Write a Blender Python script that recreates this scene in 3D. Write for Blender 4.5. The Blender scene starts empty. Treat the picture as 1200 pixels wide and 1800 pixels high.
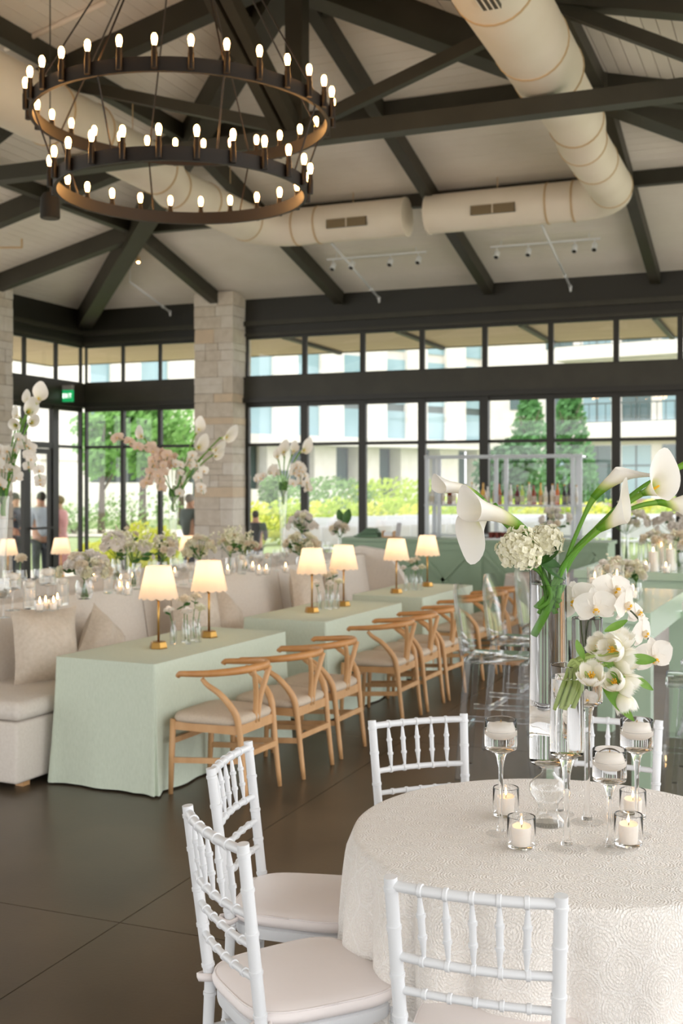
import bpy, math, random
from math import sin, cos, pi, radians, hypot, atan2, sqrt
from mathutils import Vector as V, Matrix
random.seed(11)
sc = bpy.context.scene
COL = sc.collection

# ------------------------------------------------------------------ camera
TH, CZ, HOR, FPX = radians(22), 1.8, 853.0, 2000.0
cd = bpy.data.cameras.new('camera'); cam = bpy.data.objects.new('camera', cd); COL.objects.link(cam)
cam.location = (0, 0, CZ); cam.rotation_euler = (pi / 2, 0, TH)
cd.sensor_fit = 'VERTICAL'; cd.sensor_height = 36; cd.sensor_width = 24; cd.lens = 40; cd.shift_y = -47 / 1800
cd.clip_end = 500
cd.dof.use_dof = True; cd.dof.focus_distance = 3.15; cd.dof.aperture_fstop = 4.6
sc.camera = cam
# ------------------------------------------------------------------ sky, light, exposure
w = bpy.data.worlds.new('overcast'); sc.world = w; w.use_nodes = True
nt = w.node_tree; bg = nt.nodes['Background']
tc = nt.nodes.new('ShaderNodeTexCoord'); sx = nt.nodes.new('ShaderNodeSeparateXYZ'); cr = nt.nodes.new('ShaderNodeValToRGB')
nt.links.new(tc.outputs['Generated'], sx.inputs[0]); nt.links.new(sx.outputs['Z'], cr.inputs[0]); nt.links.new(cr.outputs[0], bg.inputs[0])
cr.color_ramp.elements[0].position = 0.0; cr.color_ramp.elements[0].color = (.80, .81, .82, 1)
cr.color_ramp.elements[1].position = 0.9; cr.color_ramp.elements[1].color = (1.0, 1.0, 1.0, 1)
bg.inputs[1].default_value = 1.0
vs = sc.view_settings
vs.view_transform = 'Standard'; vs.look = 'None'; vs.gamma = 1; vs.use_curve_mapping = False
vs.exposure = 1.78
cy = sc.cycles
cy.use_denoising = True
cy.max_bounces = 14; cy.diffuse_bounces = 5; cy.glossy_bounces = 5; cy.transmission_bounces = 14; cy.transparent_max_bounces = 32
cy.sample_clamp_indirect = 8; cy.blur_glossy = 0.3; cy.caustics_refractive = True; cy.caustics_reflective = True
BULB, LAMPW = 16.0, .28          # chandelier bulb emission, table lamp watts

def P(x, y, d):                   # a point at depth d along the view axis (metres)
    f = V((-sin(TH), cos(TH), 0)); r = V((cos(TH), sin(TH), 0))
    return V((0, 0, CZ)) + d * (f + (x - 600) / FPX * r + V((0, 0, (HOR - y) / FPX)))

ORD = 'first second third fourth fifth sixth seventh eighth ninth tenth eleventh twelfth thirteenth fourteenth fifteenth sixteenth seventeenth eighteenth nineteenth twentieth twenty-first twenty-second twenty-third twenty-fourth twenty-fifth twenty-sixth'.split()
NC = {}
def nth(key):
    NC[key] = NC.get(key, -1) + 1; return ORD[NC[key]]
# ------------------------------------------------------------------ helpers
class MB:
    def __init__(s): s.v = []; s.f = []; s.uv = None
    def add(s, vs, fs):
        b = len(s.v); s.v += [tuple(p) for p in vs]; s.f += [tuple(i + b for i in q) for q in fs]; return s
    def box(s, c, d, M=None, j=0):
        x, y, z = d[0] / 2, d[1] / 2, d[2] / 2
        q = [V((a * x, b * y, e * z)) for e in (-1, 1) for b in (-1, 1) for a in (-1, 1)]
        if j: q = [p + V((random.uniform(-j, j), random.uniform(-j, j), random.uniform(-j, j))) for p in q]
        c = V(c); q = [(M @ p if M else p) + c for p in q]
        return s.add(q, [(0, 2, 3, 1), (4, 5, 7, 6), (0, 1, 5, 4), (2, 6, 7, 3), (0, 4, 6, 2), (1, 3, 7, 5)])
    def b2(s, a, b): return s.box([(p + q) / 2 for p, q in zip(a, b)], [abs(q - p) for p, q in zip(a, b)])
    def beam(s, p0, p1, w, h, up=(0, 0, 1)):
        p0, p1 = V(p0), V(p1); y = (p1 - p0); L = y.length; y.normalize()
        x = y.cross(V(up)).normalized(); z = x.cross(y)
        return s.box((p0 + p1) / 2, (w, L, h), Matrix((x, y, z)).transposed())
    def loft(s, rings, closed=True, cap=True):
        n = len(rings[0]); b = len(s.v)
        for r in rings: s.v += [tuple(p) for p in r]
        m = n if closed else n - 1
        for i in range(len(rings) - 1):
            for k in range(m):
                k2 = (k + 1) % n
                s.f.append((b + i * n + k, b + i * n + k2, b + (i + 1) * n + k2, b + (i + 1) * n + k))
        if cap:
            s.f.append(tuple(b + k for k in range(n))[::-1]); s.f.append(tuple(b + (len(rings) - 1) * n + k for k in range(n)))
        return s
    def tube(s, pts, r, seg=8, flat=1.0, cap=True):
        pts = [V(p) for p in pts]; n = len(pts)
        rr = r if isinstance(r, (list, tuple)) else [r] * n
        T = [(pts[min(i + 1, n - 1)] - pts[max(i - 1, 0)]) for i in range(n)]
        t0 = T[0].normalized(); u = t0.cross(V((0, 0, 1)))
        if u.length < 1e-3: u = V((1, 0, 0)) - t0 * t0.x
        u.normalize(); rings = []
        for p, t, q in zip(pts, T, rr):
            t = t.normalized(); u = (u - t * u.dot(t)).normalized(); v = t.cross(u)
            rings.append([p + u * (cos(2 * pi * k / seg) * q) + v * (sin(2 * pi * k / seg) * q * flat) for k in range(seg)])
        return s.loft(rings, True, cap)
    def lathe(s, prof, seg=20, c=(0, 0, 0), cap=False):
        c = V(c); rings = [[c + V((r * cos(2 * pi * k / seg), r * sin(2 * pi * k / seg), z)) for k in range(seg)] for r, z in prof]
        return s.loft(rings, True, cap)
    def grid(s, fn, nu, nv, closed=False):
        b = len(s.v)
        for j in range(nv + 1):
            for i in range(nu + (0 if closed else 1)): s.v.append(tuple(fn(i / nu, j / nv)))
        n = nu if closed else nu + 1
        for j in range(nv):
            for i in range(nu):
                i2 = (i + 1) % n if closed else i + 1
                s.f.append((b + j * n + i, b + j * n + i2, b + (j + 1) * n + i2, b + (j + 1) * n + i))
        return s
    def ell(s, c, r, seg=10, rings=6, M=None):
        c = V(c); r = r if isinstance(r, (tuple, list)) else (r, r, r)
        f = lambda u, v: c + ((M @ q) if M else q) if (q := V((r[0] * sin(max(.02, min(.98, v)) * pi) * cos(u * 2 * pi), r[1] * sin(max(.02, min(.98, v)) * pi) * sin(u * 2 * pi), -r[2] * cos(v * pi)))) else c
        return s.grid(f, seg, rings, True)
    def mesh(s, name, m, smooth=False, off=None):
        me = bpy.data.meshes.new(name)
        vv = s.v if off is None else [(x - off[0], y - off[1], z - off[2]) for x, y, z in s.v]
        me.from_pydata(vv, [], s.f)
        if s.uv:
            l = me.uv_layers.new(name='UVMap')
            for lp in me.loops: l.data[lp.index].uv = s.uv[lp.vertex_index]
        if m: me.materials.append(m)
        if smooth is not False:
            me.shade_smooth()
            if smooth is not True:
                me.set_sharp_from_angle(angle=radians(smooth))
        return me
    def obj(s, name, m, parent=None, smooth=False, kind=None, off=None, label=None):
        o = bpy.data.objects.new(name, s.mesh(name, m, smooth, off)); COL.objects.link(o)
        if parent: o.parent = parent
        if off is not None: o.location = off
        if kind: o['kind'] = kind
        if label: o['label'] = label
        return o

def inst(name, me, parent, loc=(0, 0, 0), M=None):
    o = bpy.data.objects.new(name, me); COL.objects.link(o)
    if parent: o.parent = parent
    if M is not None: o.matrix_local = Matrix.Translation(V(loc)) @ M.to_4x4()
    else: o.location = loc
    return o
def tag(o, label, cat, group=None):
    o['label'] = label; o['category'] = cat
    if group: o['group'] = group
    return o
def thing(name, label, cat, loc=(0, 0, 0), rotz=0, group=None):
    o = bpy.data.objects.new(name, None); COL.objects.link(o); o.location = loc; o.rotation_euler = (0, 0, rotz); o.empty_display_size = .1
    return tag(o, label, cat, group)
def struct(name, loc=(0, 0, 0)):
    o = bpy.data.objects.new(name, None); COL.objects.link(o); o.location = loc; o['kind'] = 'structure'; return o
def _cp(o, par):
    c = o.copy(); COL.objects.link(c); c.parent = par
    for ch in list(o.children): _cp(ch, c)
    return c
def dup(root, loc, rotz=None, label=None, group=None, scale=None):
    c = _cp(root, None); c.location = loc
    if rotz is not None: c.rotation_euler = (0, 0, rotz)
    if label: c['label'] = label
    if group: c['group'] = group
    if scale: c.scale = (scale,) * 3 if not isinstance(scale, tuple) else scale
    return c
def aim(z, x=None):                # rotation whose local Z is z and local X leans to x
    z = V(z).normalized(); x = V(x) if x is not None else (V((1, 0, 0)) if abs(z.x) < .9 else V((0, 1, 0)))
    x = (x - z * x.dot(z)).normalized(); return Matrix((x, z.cross(x), z)).transposed()
def bez(p, n):
    p = [V(q) for q in p]; out = []
    for i in range(n + 1):
        t = i / n * (len(p) - 1); k = min(int(t), len(p) - 2); f = t - k
        a = p[max(k - 1, 0)]; b = p[k]; c = p[k + 1]; d = p[min(k + 2, len(p) - 1)]
        out.append(.5 * ((2 * b) + (c - a) * f + (2 * a - 5 * b + 4 * c - d) * f * f + (3 * b - a - 3 * c + d) * f ** 3))
    return out

# ------------------------------------------------------------------ materials
def lin(c):
    if isinstance(c, str): c = [int(c[i:i + 2], 16) / 255 for i in (0, 2, 4)]
    return tuple(((x / 12.92) if x <= .04045 else ((x + .055) / 1.055) ** 2.4) for x in c) + (1,)
def mat(name, c, rough=.5, metal=0, c2=None, ns=8, bump=0, bs=40, spec=.5, emit=None, es=0, sheen=0, stretch=None, tr=0, coat=0):
    m = bpy.data.materials.new(name); m.use_nodes = True; n = m.node_tree.nodes; L = m.node_tree.links; p = n['Principled BSDF']
    p.inputs['Base Color'].default_value = lin(c); p.inputs['Roughness'].default_value = rough; p.inputs['Metallic'].default_value = metal
    p.inputs['Specular IOR Level'].default_value = spec
    if sheen: p.inputs['Sheen Weight'].default_value = sheen
    if coat: p.inputs['Coat Weight'].default_value = coat; p.inputs['Coat Roughness'].default_value = .15
    if emit: p.inputs['Emission Color'].default_value = lin(emit); p.inputs['Emission Strength'].default_value = es
    t = n.new('ShaderNodeTexCoord'); src = t.outputs['Object']
    if stretch:
        mp = n.new('ShaderNodeMapping'); mp.inputs['Scale'].default_value = stretch; L.new(src, mp.inputs[0]); src = mp.outputs[0]
    if c2:
        no = n.new('ShaderNodeTexNoise'); no.inputs['Scale'].default_value = ns; no.inputs['Detail'].default_value = 6; L.new(src, no.inputs['Vector'])
        r = n.new('ShaderNodeValToRGB'); r.color_ramp.elements[0].position = .35; r.color_ramp.elements[1].position = .68
        r.color_ramp.elements[0].color = lin(c); r.color_ramp.elements[1].color = lin(c2)
        L.new(no.outputs[0], r.inputs[0]); L.new(r.outputs[0], p.inputs['Base Color'])
    if bump:
        no = n.new('ShaderNodeTexNoise'); no.inputs['Scale'].default_value = bs; no.inputs['Detail'].default_value = 4; L.new(src, no.inputs['Vector'])
        b = n.new('ShaderNodeBump'); b.inputs['Strength'].default_value = bump; b.inputs['Distance'].default_value = .01
        L.new(no.outputs[0], b.inputs['Height']); L.new(b.outputs[0], p.inputs['Normal'])
    if tr:
        td = n.new('ShaderNodeBsdfTranslucent'); td.inputs[0].default_value = lin(c); mx = n.new('ShaderNodeMixShader'); mx.inputs[0].default_value = tr
        if c2: L.new(r.outputs[0], td.inputs[0])
        L.new(p.outputs[0], mx.inputs[1]); L.new(td.outputs[0], mx.inputs[2]); L.new(mx.outputs[0], n['Material Output'].inputs[0])
    return m
def uvramp(name, stops, rough=.5, tr=.3, axis=1, ns=0, bump=0):       # colour along the petal or stem: the plant's own colour
    m = mat(name, 'ffffff', rough, tr=tr, spec=.35); n = m.node_tree.nodes; L = m.node_tree.links
    t = n.new('ShaderNodeUVMap'); s = n.new('ShaderNodeSeparateXYZ'); r = n.new('ShaderNodeValToRGB'); e = r.color_ramp.elements
    L.new(t.outputs[0], s.inputs[0]); L.new(s.outputs[axis], r.inputs[0])
    for i, (po, c) in enumerate(stops):
        q = e[i] if i < 2 else e.new(po)
        q.position = po; q.color = lin(c)
    L.new(r.outputs[0], n['Principled BSDF'].inputs['Base Color'])
    for k in n:
        if k.type == 'BSDF_TRANSLUCENT': L.new(r.outputs[0], k.inputs[0])
    return m
def glass(name, ior=1.45, c=(1, 1, 1), rough=0):
    m = bpy.data.materials.new(name); m.use_nodes = True; n = m.node_tree.nodes; L = m.node_tree.links; n.remove(n['Principled BSDF'])
    g = n.new('ShaderNodeBsdfGlass'); g.inputs['IOR'].default_value = ior; g.inputs['Roughness'].default_value = rough; g.inputs[0].default_value = (*c, 1)
    L.new(g.outputs[0], n['Material Output'].inputs[0]); return m
def thin(name, c=(1, 1, 1), ior=1.5, k=1.0):   # a thin sheet of glass: passes straight through, mirrors by Fresnel
    m = bpy.data.materials.new(name); m.use_nodes = True; n = m.node_tree.nodes; L = m.node_tree.links; n.remove(n['Principled BSDF'])
    a = n.new('ShaderNodeBsdfTransparent'); a.inputs[0].default_value = (*c, 1); g = n.new('ShaderNodeBsdfGlossy'); g.inputs['Roughness'].default_value = .01
    f = n.new('ShaderNodeFresnel'); ge = n.new('ShaderNodeNewGeometry'); io = n.new('ShaderNodeMix'); io.inputs[2].default_value = ior; io.inputs[3].default_value = 1 / ior
    L.new(ge.outputs['Backfacing'], io.inputs[0]); L.new(io.outputs[0], f.inputs[0]); mx = n.new('ShaderNodeMixShader')
    mu = n.new('ShaderNodeMath'); mu.operation = 'MULTIPLY'; mu.inputs[1].default_value = k; mu.use_clamp = True
    L.new(f.outputs[0], mu.inputs[0]); L.new(mu.outputs[0], mx.inputs[0]); L.new(a.outputs[0], mx.inputs[1]); L.new(g.outputs[0], mx.inputs[2]); L.new(mx.outputs[0], n['Material Output'].inputs[0])
    return m
def emis(name, c, s):
    m = bpy.data.materials.new(name); m.use_nodes = True; n = m.node_tree.nodes; n.remove(n['Principled BSDF'])
    e = n.new('ShaderNodeEmission'); e.inputs[0].default_value = lin(c); e.inputs[1].default_value = s
    m.node_tree.links.new(e.outputs[0], n['Material Output'].inputs[0]); return m

M_ = {}
M_['plank'] = mat('white_plank', 'efe9df', .55, c2='e8e1d6', ns=1.5, stretch=(1, 1, 1))
M_['beam'] = mat('dark_steel', '302d22', .5, c2='38352a', ns=3)
M_['frame'] = mat('black_metal', '211f17', .45)
M_['bronze'] = mat('bronze_black', '1e1610', .5, .15)
M_['duct'] = mat('cream_duct', 'efe4d6', .5, c2='e9ddcd', ns=2)
M_['seam'] = mat('duct_seam', 'c9ad84', .55)
M_['grille'] = mat('grille_dark', '4a4438', .6)
M_['concrete'] = mat('polished_concrete', '4c4235', .32, c2='5c5040', ns=1.3, bump=.04, bs=60, spec=.45)
M_['joint'] = mat('joint_dark', '17150f', .8)
M_['stone'] = mat('limestone', 'd5cabb', .8, c2='c8bcab', ns=9, bump=.5, bs=30)
M_['stone2'] = mat('limestone_warm', 'd8c3a8', .8, c2='d0bda4', ns=9, bump=.5, bs=30)
M_['stone3'] = mat('limestone_pale', 'ddd5ca', .8, c2='d2c9bb', ns=7, bump=.5, bs=30)
M_['mortar'] = mat('mortar', 'a89c8b', .9)
M_['pane'] = thin('window_glass', (.98, .98, .98), 1.5, 1.0)
M_['linen'] = mat('sofa_linen', 'ddd5cb', .85, c2='d6cdc2', ns=60, bump=.25, bs=350, sheen=.15)
M_['pillow'] = mat('pillow_satin', 'd3c6b6', .5, c2='c8baa8', ns=40, bump=.5, bs=70, sheen=.2)
M_['green'] = mat('sage_cloth', 'ced7c5', .8, c2='c6d0bd', ns=120, bump=.2, bs=400, stretch=(1, 1, .3))
M_['sage'] = mat('sage_paint', '8fa68c', .5)
M_['oak'] = mat('oak', 'c99a69', .45, c2='d5a878', ns=14, stretch=(1, 1, .25))
M_['oakrail'] = mat('oak_rail', 'bd844c', .4, c2='c8925a', ns=14)
M_['seat'] = mat('seat_fabric', 'cfbfac', .85, c2='c6b6a2', ns=80, bump=.2, bs=300)
M_['white'] = mat('white_lacquer', 'dfe1e4', .35)
M_['cushion'] = mat('cushion_satin', 'ebe3e1', .5, c2='e6dedc', ns=3, bump=.06, bs=14, sheen=.25)
M_['brass'] = mat('brass', 'b18a4c', .3, 1)
M_['shade'] = mat('lampshade', 'f7e6d4', .8, tr=.55)
M_['glass'] = glass('clear_glass', 1.27)
M_['gfoot'] = thin('clear_glass_foot', (.99, .99, .99), 1.4, .4)
M_['water'] = glass('clear_water', 1.27)
M_['gthin'] = thin('thin_glass', (.975, .98, .975), 1.5, 2.2)
M_['acrylic'] = thin('clear_acrylic', (.95, .955, .96), 1.5, 1.8)
M_['wax'] = mat('white_wax', 'f6efe6', .5, tr=.25)
M_['flame'] = emis('flame', 'ffc27a', 9)
M_['bulb'] = emis('bulb_glow', 'ffb768', BULB)
M_['leaf'] = mat('leaf_green', '3f6b2c', .5, c2='35602a', ns=20, tr=.2)
M_['leafy'] = mat('leaf_fresh', '7fa844', .5, c2='6c9a3c', ns=20, tr=.3)
M_['petal'] = mat('petal_white', 'faf6f0', .6, c2='f6f1ea', ns=12, tr=.42)
M_['petalc'] = mat('petal_cream', 'f9f2e4', .6, c2='f5ecd8', ns=12, tr=.55)
M_['petalp'] = mat('petal_blush', 'ecd8c8', .6, c2='e6cdb8', ns=14, tr=.3)
M_['hyd'] = mat('petal_ivory', 'f7f4e4', .6, c2='f0edd0', ns=25, tr=.25)
M_['stem'] = mat('stem_green', '55802f', .45, c2='466f28', ns=10, tr=.1)
M_['stemp'] = mat('stem_pale', 'c3d488', .45, c2='b0c66e', ns=10, tr=.3)
M_['yellow'] = mat('pollen_yellow', 'e8b020', .6)
M_['calla'] = uvramp('calla_spathe', [(0, '4f8a1c'), (.26, '76a52a'), (.44, 'd9dd98'), (.6, 'f4efe0'), (1, 'f8f5f0')], .45, .3)
M_['callastem'] = uvramp('calla_stem', [(0, '7aa83a'), (.5, '5b9430'), (1, '639a34')], .4, .1)
M_['tulip'] = uvramp('tulip_petal', [(0, 'dfe2a8'), (.3, 'f4efd8'), (.7, 'f8f4e9'), (1, 'fbf9f2')], .5, .3)

# lace cloth: scalloped arcs in hexagon-like cells, raised in the weave
def lace():
    m = mat('lace_cloth', 'efe9e2', .85, sheen=.1); n = m.node_tree.nodes; L = m.node_tree.links; p = n['Principled BSDF']
    uv = n.new('ShaderNodeUVMap'); vo = n.new('ShaderNodeTexVoronoi'); vo.inputs['Scale'].default_value = 10.0; vo.inputs['Randomness'].default_value = .35
    L.new(uv.outputs[0], vo.inputs[0])
    def mth(op, a, b=None):
        k = n.new('ShaderNodeMath'); k.operation = op
        for i, x in enumerate((a, b)):
            if x is None: continue
            if isinstance(x, (int, float)): k.inputs[i].default_value = x
            else: L.new(x, k.inputs[i])
        return k.outputs[0]
    arcs = mth('SINE', mth('MULTIPLY', vo.outputs['Distance'], 80.0))
    v2 = n.new('ShaderNodeTexVoronoi'); v2.inputs['Scale'].default_value = 110; v2.feature = 'DISTANCE_TO_EDGE'; L.new(uv.outputs[0], v2.inputs[0])
    net = mth('MINIMUM', mth('MULTIPLY', v2.outputs['Distance'], 6.0), 1.0)
    v3 = n.new('ShaderNodeTexVoronoi'); v3.inputs['Scale'].default_value = 10.0; v3.inputs['Randomness'].default_value = .35; v3.feature = 'DISTANCE_TO_EDGE'; L.new(uv.outputs[0], v3.inputs[0])
    edge = mth('GREATER_THAN', .035, v3.outputs['Distance'])
    h = mth('ADD', mth('ADD', mth('MULTIPLY', arcs, .35), mth('MULTIPLY', net, -.8)), mth('MULTIPLY', edge, .8))
    b = n.new('ShaderNodeBump'); b.inputs['Strength'].default_value = .6; b.inputs['Distance'].default_value = .004; L.new(h, b.inputs['Height']); L.new(b.outputs[0], p.inputs['Normal'])
    r = n.new('ShaderNodeValToRGB'); r.color_ramp.elements[0].position = .2; r.color_ramp.elements[1].position = .75
    r.color_ramp.elements[0].color = lin('efe9e2'); r.color_ramp.elements[1].color = lin('f6f2ed')
    L.new(mth('ADD', mth('MULTIPLY', h, .5), .6), r.inputs[0]); L.new(r.outputs[0], p.inputs['Base Color']); return m
M_['lace'] = lace()


# ------------------------------------------------------------------ floor
XL, YF, XM, HW, K, ZE = -11.83, 17.04, -4.42, 7.41, .245, 4.9     # left wall, far wall, roof centre line, half width, pitch, eave
XR = XM + HW
fl = struct('floor')
MB().b2((XL - .3, -7, -.14), (XR + .3, YF + .3, -.012)).obj('floor_bed', M_['joint'], fl)
xs = [-11.9, -9.8, -6.2, -2.6, 1.0, 3.1]; ys = [-7, -3.2, .4, 4.0, 7.6, 11.2, 14.8, 17.2]
for i in range(len(xs) - 1):
    for j in range(len(ys) - 1):
        MB().b2((xs[i] + .003, ys[j] + .003, -.012), (xs[i + 1] - .003, ys[j + 1] - .003, 0)).obj('concrete_slab', M_['concrete'], fl)
# ------------------------------------------------------------------ roof: boarded ceiling, rafters, trusses
YB, RY = -6.5, YF - HW                                           # open near end, ridge end (apex)
cz = lambda d: ZE + K * d
decks = struct('roof')
MB().add([(XL - .1, YF + .1, ZE + .03), (XR + .1, YF + .1, ZE + .03), (XM, RY, cz(HW) + .05), (XM, YB, cz(HW) + .05), (XL - .1, YB, ZE + .03), (XR + .1, YB, ZE + .03)],
         [(0, 1, 2), (0, 2, 3, 4), (1, 5, 3, 2)]).obj('roof_deck', M_['plank'], decks)
PW = .135; NP = int(HW / PW) + 1
for side in ('far', 'left', 'right'):
    ce = struct('ceiling')
    for i in range(NP):
        a, b = i * PW + .004, min((i + 1) * PW - .004, HW)
        if b <= a: continue
        def pt(d, e, z):                                          # e: 0 start, 1 end of the board
            if side == 'far': return ((XL + d) if e == 0 else (XR - d), YF - d, z)
            x = XL + d if side == 'left' else XR - d
            return (x, YB if e == 0 else YF - d, z)
        q = [pt(a, 0, cz(a)), pt(a, 1, cz(a)), pt(b, 1, cz(b)), pt(b, 0, cz(b))]
        q2 = [(x, y, z + .018) for x, y, z in q]
        MB().add(q + q2, [(0, 1, 2, 3), (7, 6, 5, 4), (0, 4, 5, 1), (1, 5, 6, 2), (2, 6, 7, 3), (3, 7, 4, 0)]).obj('ceiling_plank', M_['plank'], ce)
tr = struct('roof_frame')
def tb(name, p0, p1, w, h, m='beam'): return MB().beam(p0, p1, w, h).obj(name, M_[m], tr)
D1, D2, D3 = 2.87, 4.95, 6.75
def fp(x, d, h): return (x, YF - d, cz(d) - h / 2)
def lp(y, d, h, s=-1): return ((XL + d) if s < 0 else (XR - d), y, cz(d) - h / 2)
tb('hip_rafter', fp(XL + .05, .05, .34), fp(XM, HW, .34), .25, .34); tb('hip_rafter', fp(XR - .05, .05, .34), fp(XM, HW, .34), .25, .34)
for x, d in ((XL + D1, D1), (XM - 2.46, D2), (XM, HW - .3), (XM + 2.46, D2), (XR - D1, D1)): tb('rafter', fp(x, .1 if abs(x - XM) < 3 else .35, .24), fp(x, d, .2), .14, .2)
for d, hh in ((D1, .17), (D2, .19), (D3, .15)):
    tb('purlin', fp(XL + d, d, hh), fp(XR - d, d, hh), .12, hh)
    for s in (-1, 1):
        x = XL + d if s < 0 else XR - d
        tb('purlin', (x, YB, cz(d) - hh / 2), (x, YF - d, cz(d) - hh / 2), .12, hh)
for y, d in ((YF - D1, D1), (YF - D2, D2), (RY, HW), (RY - 2.47, HW), (RY - 4.94, HW), (RY - 7.41, HW)):
    for s in (-1, 1): tb('rafter', lp(y, .35, .24, s), lp(y, d, .24, s), .17, .24)
tb('ridge_beam', (XM, YB, cz(HW) - .18), (XM, RY, cz(HW) - .18), .2, .36)
TZ = 5.02
for y in (RY, RY - 7.41):
    tb('tie_beam', (XL + .3, y, TZ), (XR - .3, y, TZ), .16, .15)
    tb('king_post', (XM + .09, y, TZ), (XM + .09, y, cz(HW) - .1), .17, .17) if False else MB().b2((XM + .0, y - .085, TZ), (XM + .17, y + .085, cz(HW) - .1)).obj('king_post', M_['beam'], tr)
    for s in (-1, 1):
        tb('web_brace', (XM + .08 + s * .1, y, TZ + .1), (XM + s * 2.46, y, cz(D2) - .25), .09, .11)
        tb('web_brace', (XM + s * 2.5, y, cz(D2) - .25), (XM + s * 3.9, y, TZ + .1), .09, .11)
for o in (-.07, .07): tb('web_brace', (XM + .02 + o, RY - .1, TZ + .1), (XM - .08 + o, RY - 2.2, cz(HW) - .3), .1, .14)
# ------------------------------------------------------------------ far and left walls: dark headers, stone piers, glazing
wf = struct('wall_far')
MB().b2((XL - .2, YF, 4.27), (XR + .2, YF + .2, 5.02)).obj('eave_beam', M_['frame'], wf)
MB().b2((XL + .03, YF - .06, 4.45), (XR, YF, 4.53)).obj('ledge', M_['beam'], wf)
MB().b2((XL + .03, YF - .03, 4.28), (XR, YF, 4.33)).obj('ledge', M_['beam'], wf)
MB().b2((XL - .1, YF - .07, 3.25), (XR + .2, YF + .2, 3.6)).obj('lintel', M_['beam'], wf)
MB().b2((XL - .1, YF - .1, 3.17), (XR + .2, YF + .15, 3.25)).obj('lintel_edge', M_['frame'], wf)
wl = struct('wall_left')
MB().b2((XL - .2, 13, 4.27), (XL, YF + .2, 5.02)).obj('eave_beam', M_['frame'], wl)
MB().b2((XL, 13, 4.45), (XL + .06, YF - .07, 4.53)).obj('ledge', M_['beam'], wl)
MB().b2((XL, 13, 4.28), (XL + .03, YF - .07, 4.33)).obj('ledge', M_['beam'], wl)
MB().b2((XL - .2, 13, 3.25), (XL + .07, YF, 3.6)).obj('lintel', M_['beam'], wl)
MB().b2((XL - .15, 13, 3.17), (XL + .1, YF - .1, 3.25)).obj('lintel_edge', M_['frame'], wl)
wb_ = struct('wall_back_light_block')
MB().b2((XL, YB - .2, 4.27), (XR, YB, 5.4)).obj('eave_beam', M_['frame'], wb_); MB().b2((XL, YB - .2, 3.25), (XR, YB + .05, 3.6)).obj('lintel', M_['beam'], wb_); MB().add([(XL, YB - .1, 5.4), (XR, YB - .1, 5.4), (XM, YB - .1, 6.75)], [(0, 1, 2)]).obj('gable_light_block', M_['frame'], wb_)  # unseen rear header, lintel and gable, added to cut light from behind
WN = [0]
def window(a, b, axis, door=False, tw=.055):
    """one bay of glazing from a to b along the wall: clerestory light above, tall light with a transom below"""
    WN[0] += 1
    o = struct('door_1' if door else 'window_%d' % WN[0])
    def bx(name, u0, u1, z0, z1, t=.06, m='frame', q=0):
        if axis == 'x': g = MB().b2((u0, YF + .04 - t / 2 + q, z0), (u1, YF + .04 + t / 2 + q, z1))
        else: g = MB().b2((XL - .04 - t / 2 - q, u0, z0), (XL - .04 + t / 2 - q, u1, z1))
        return g.obj(name, M_[m], o)
    for u, v in ((a, a + tw * .65), (b - tw * .65, b)): bx('stile', u, v, 3.6, 4.27)
    bx('rail', a + tw * .65, b - tw * .65, 4.235, 4.27); bx('rail', a + tw * .65, b - tw * .65, 3.6, 3.625)
    bx('pane', a + tw * .65, b - tw * .65, 3.625, 4.235, .006, 'pane')
    if door:
        bx('stile', a, a + .05, 0, 3.17); bx('stile', b - .13, b, 0, 3.17, .09); bx('rail', a + .05, b - .13, 3.1, 3.17); bx('pane', a + .05, b - .13, 2.53, 3.1, .006, 'pane'); bx('rail', a + .05, b - .13, 2.43, 2.53, .08)
        lf = bx('door_leaf', a + .06, a + .15, .02, 2.42, .05); bx('door_leaf', b - .22, b - .14, .02, 2.42, .05); bx('door_rail', a + .15, b - .22, 2.33, 2.42, .05); bx('door_rail', a + .15, b - .22, .02, .25, .05)
        bx('pane', a + .15, b - .22, .25, 2.33, .006, 'pane'); bx('push_bar', a + .12, b - .16, 1.06, 1.1, .04, 'frame', -.06)
        return
    for u, v in ((a, a + tw), (b - tw, b)): bx('stile', u, v, 0, 3.17, .08)
    bx('rail', a + tw, b - tw, 3.1, 3.17); bx('transom', a + tw, b - tw, 2.45, 2.5); bx('rail', a + tw, b - tw, 0, .13)
    bx('pane', a + tw, b - tw, .13, 2.45, .006, 'pane'); bx('pane', a + tw, b - tw, 2.5, 3.1, .006, 'pane')
fx = [XL + .02, -11.03, -10.28, -9.45]
for a, b in zip(fx, fx[1:]): window(a, b, 'x', tw=.035)
fx = [-8.62, -7.548, -6.53, -5.53, -4.517, -3.498, -2.531, -1.62, -.62, .38, 1.38, 2.38]
for a, b in zip(fx, fx[1:]): window(a, b, 'x', tw=.062)
MB().b2((-4.59, YF - .03, 0), (-4.45, YF + .1, 3.17)).obj('mullion_post', M_['frame'], wf)
for (a, b, dr) in ((16.28, YF - .02, False), (15.42, 16.28, True), (14.56, 15.42, False)): window(a, b, 'y', dr, tw=.04)
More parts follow.
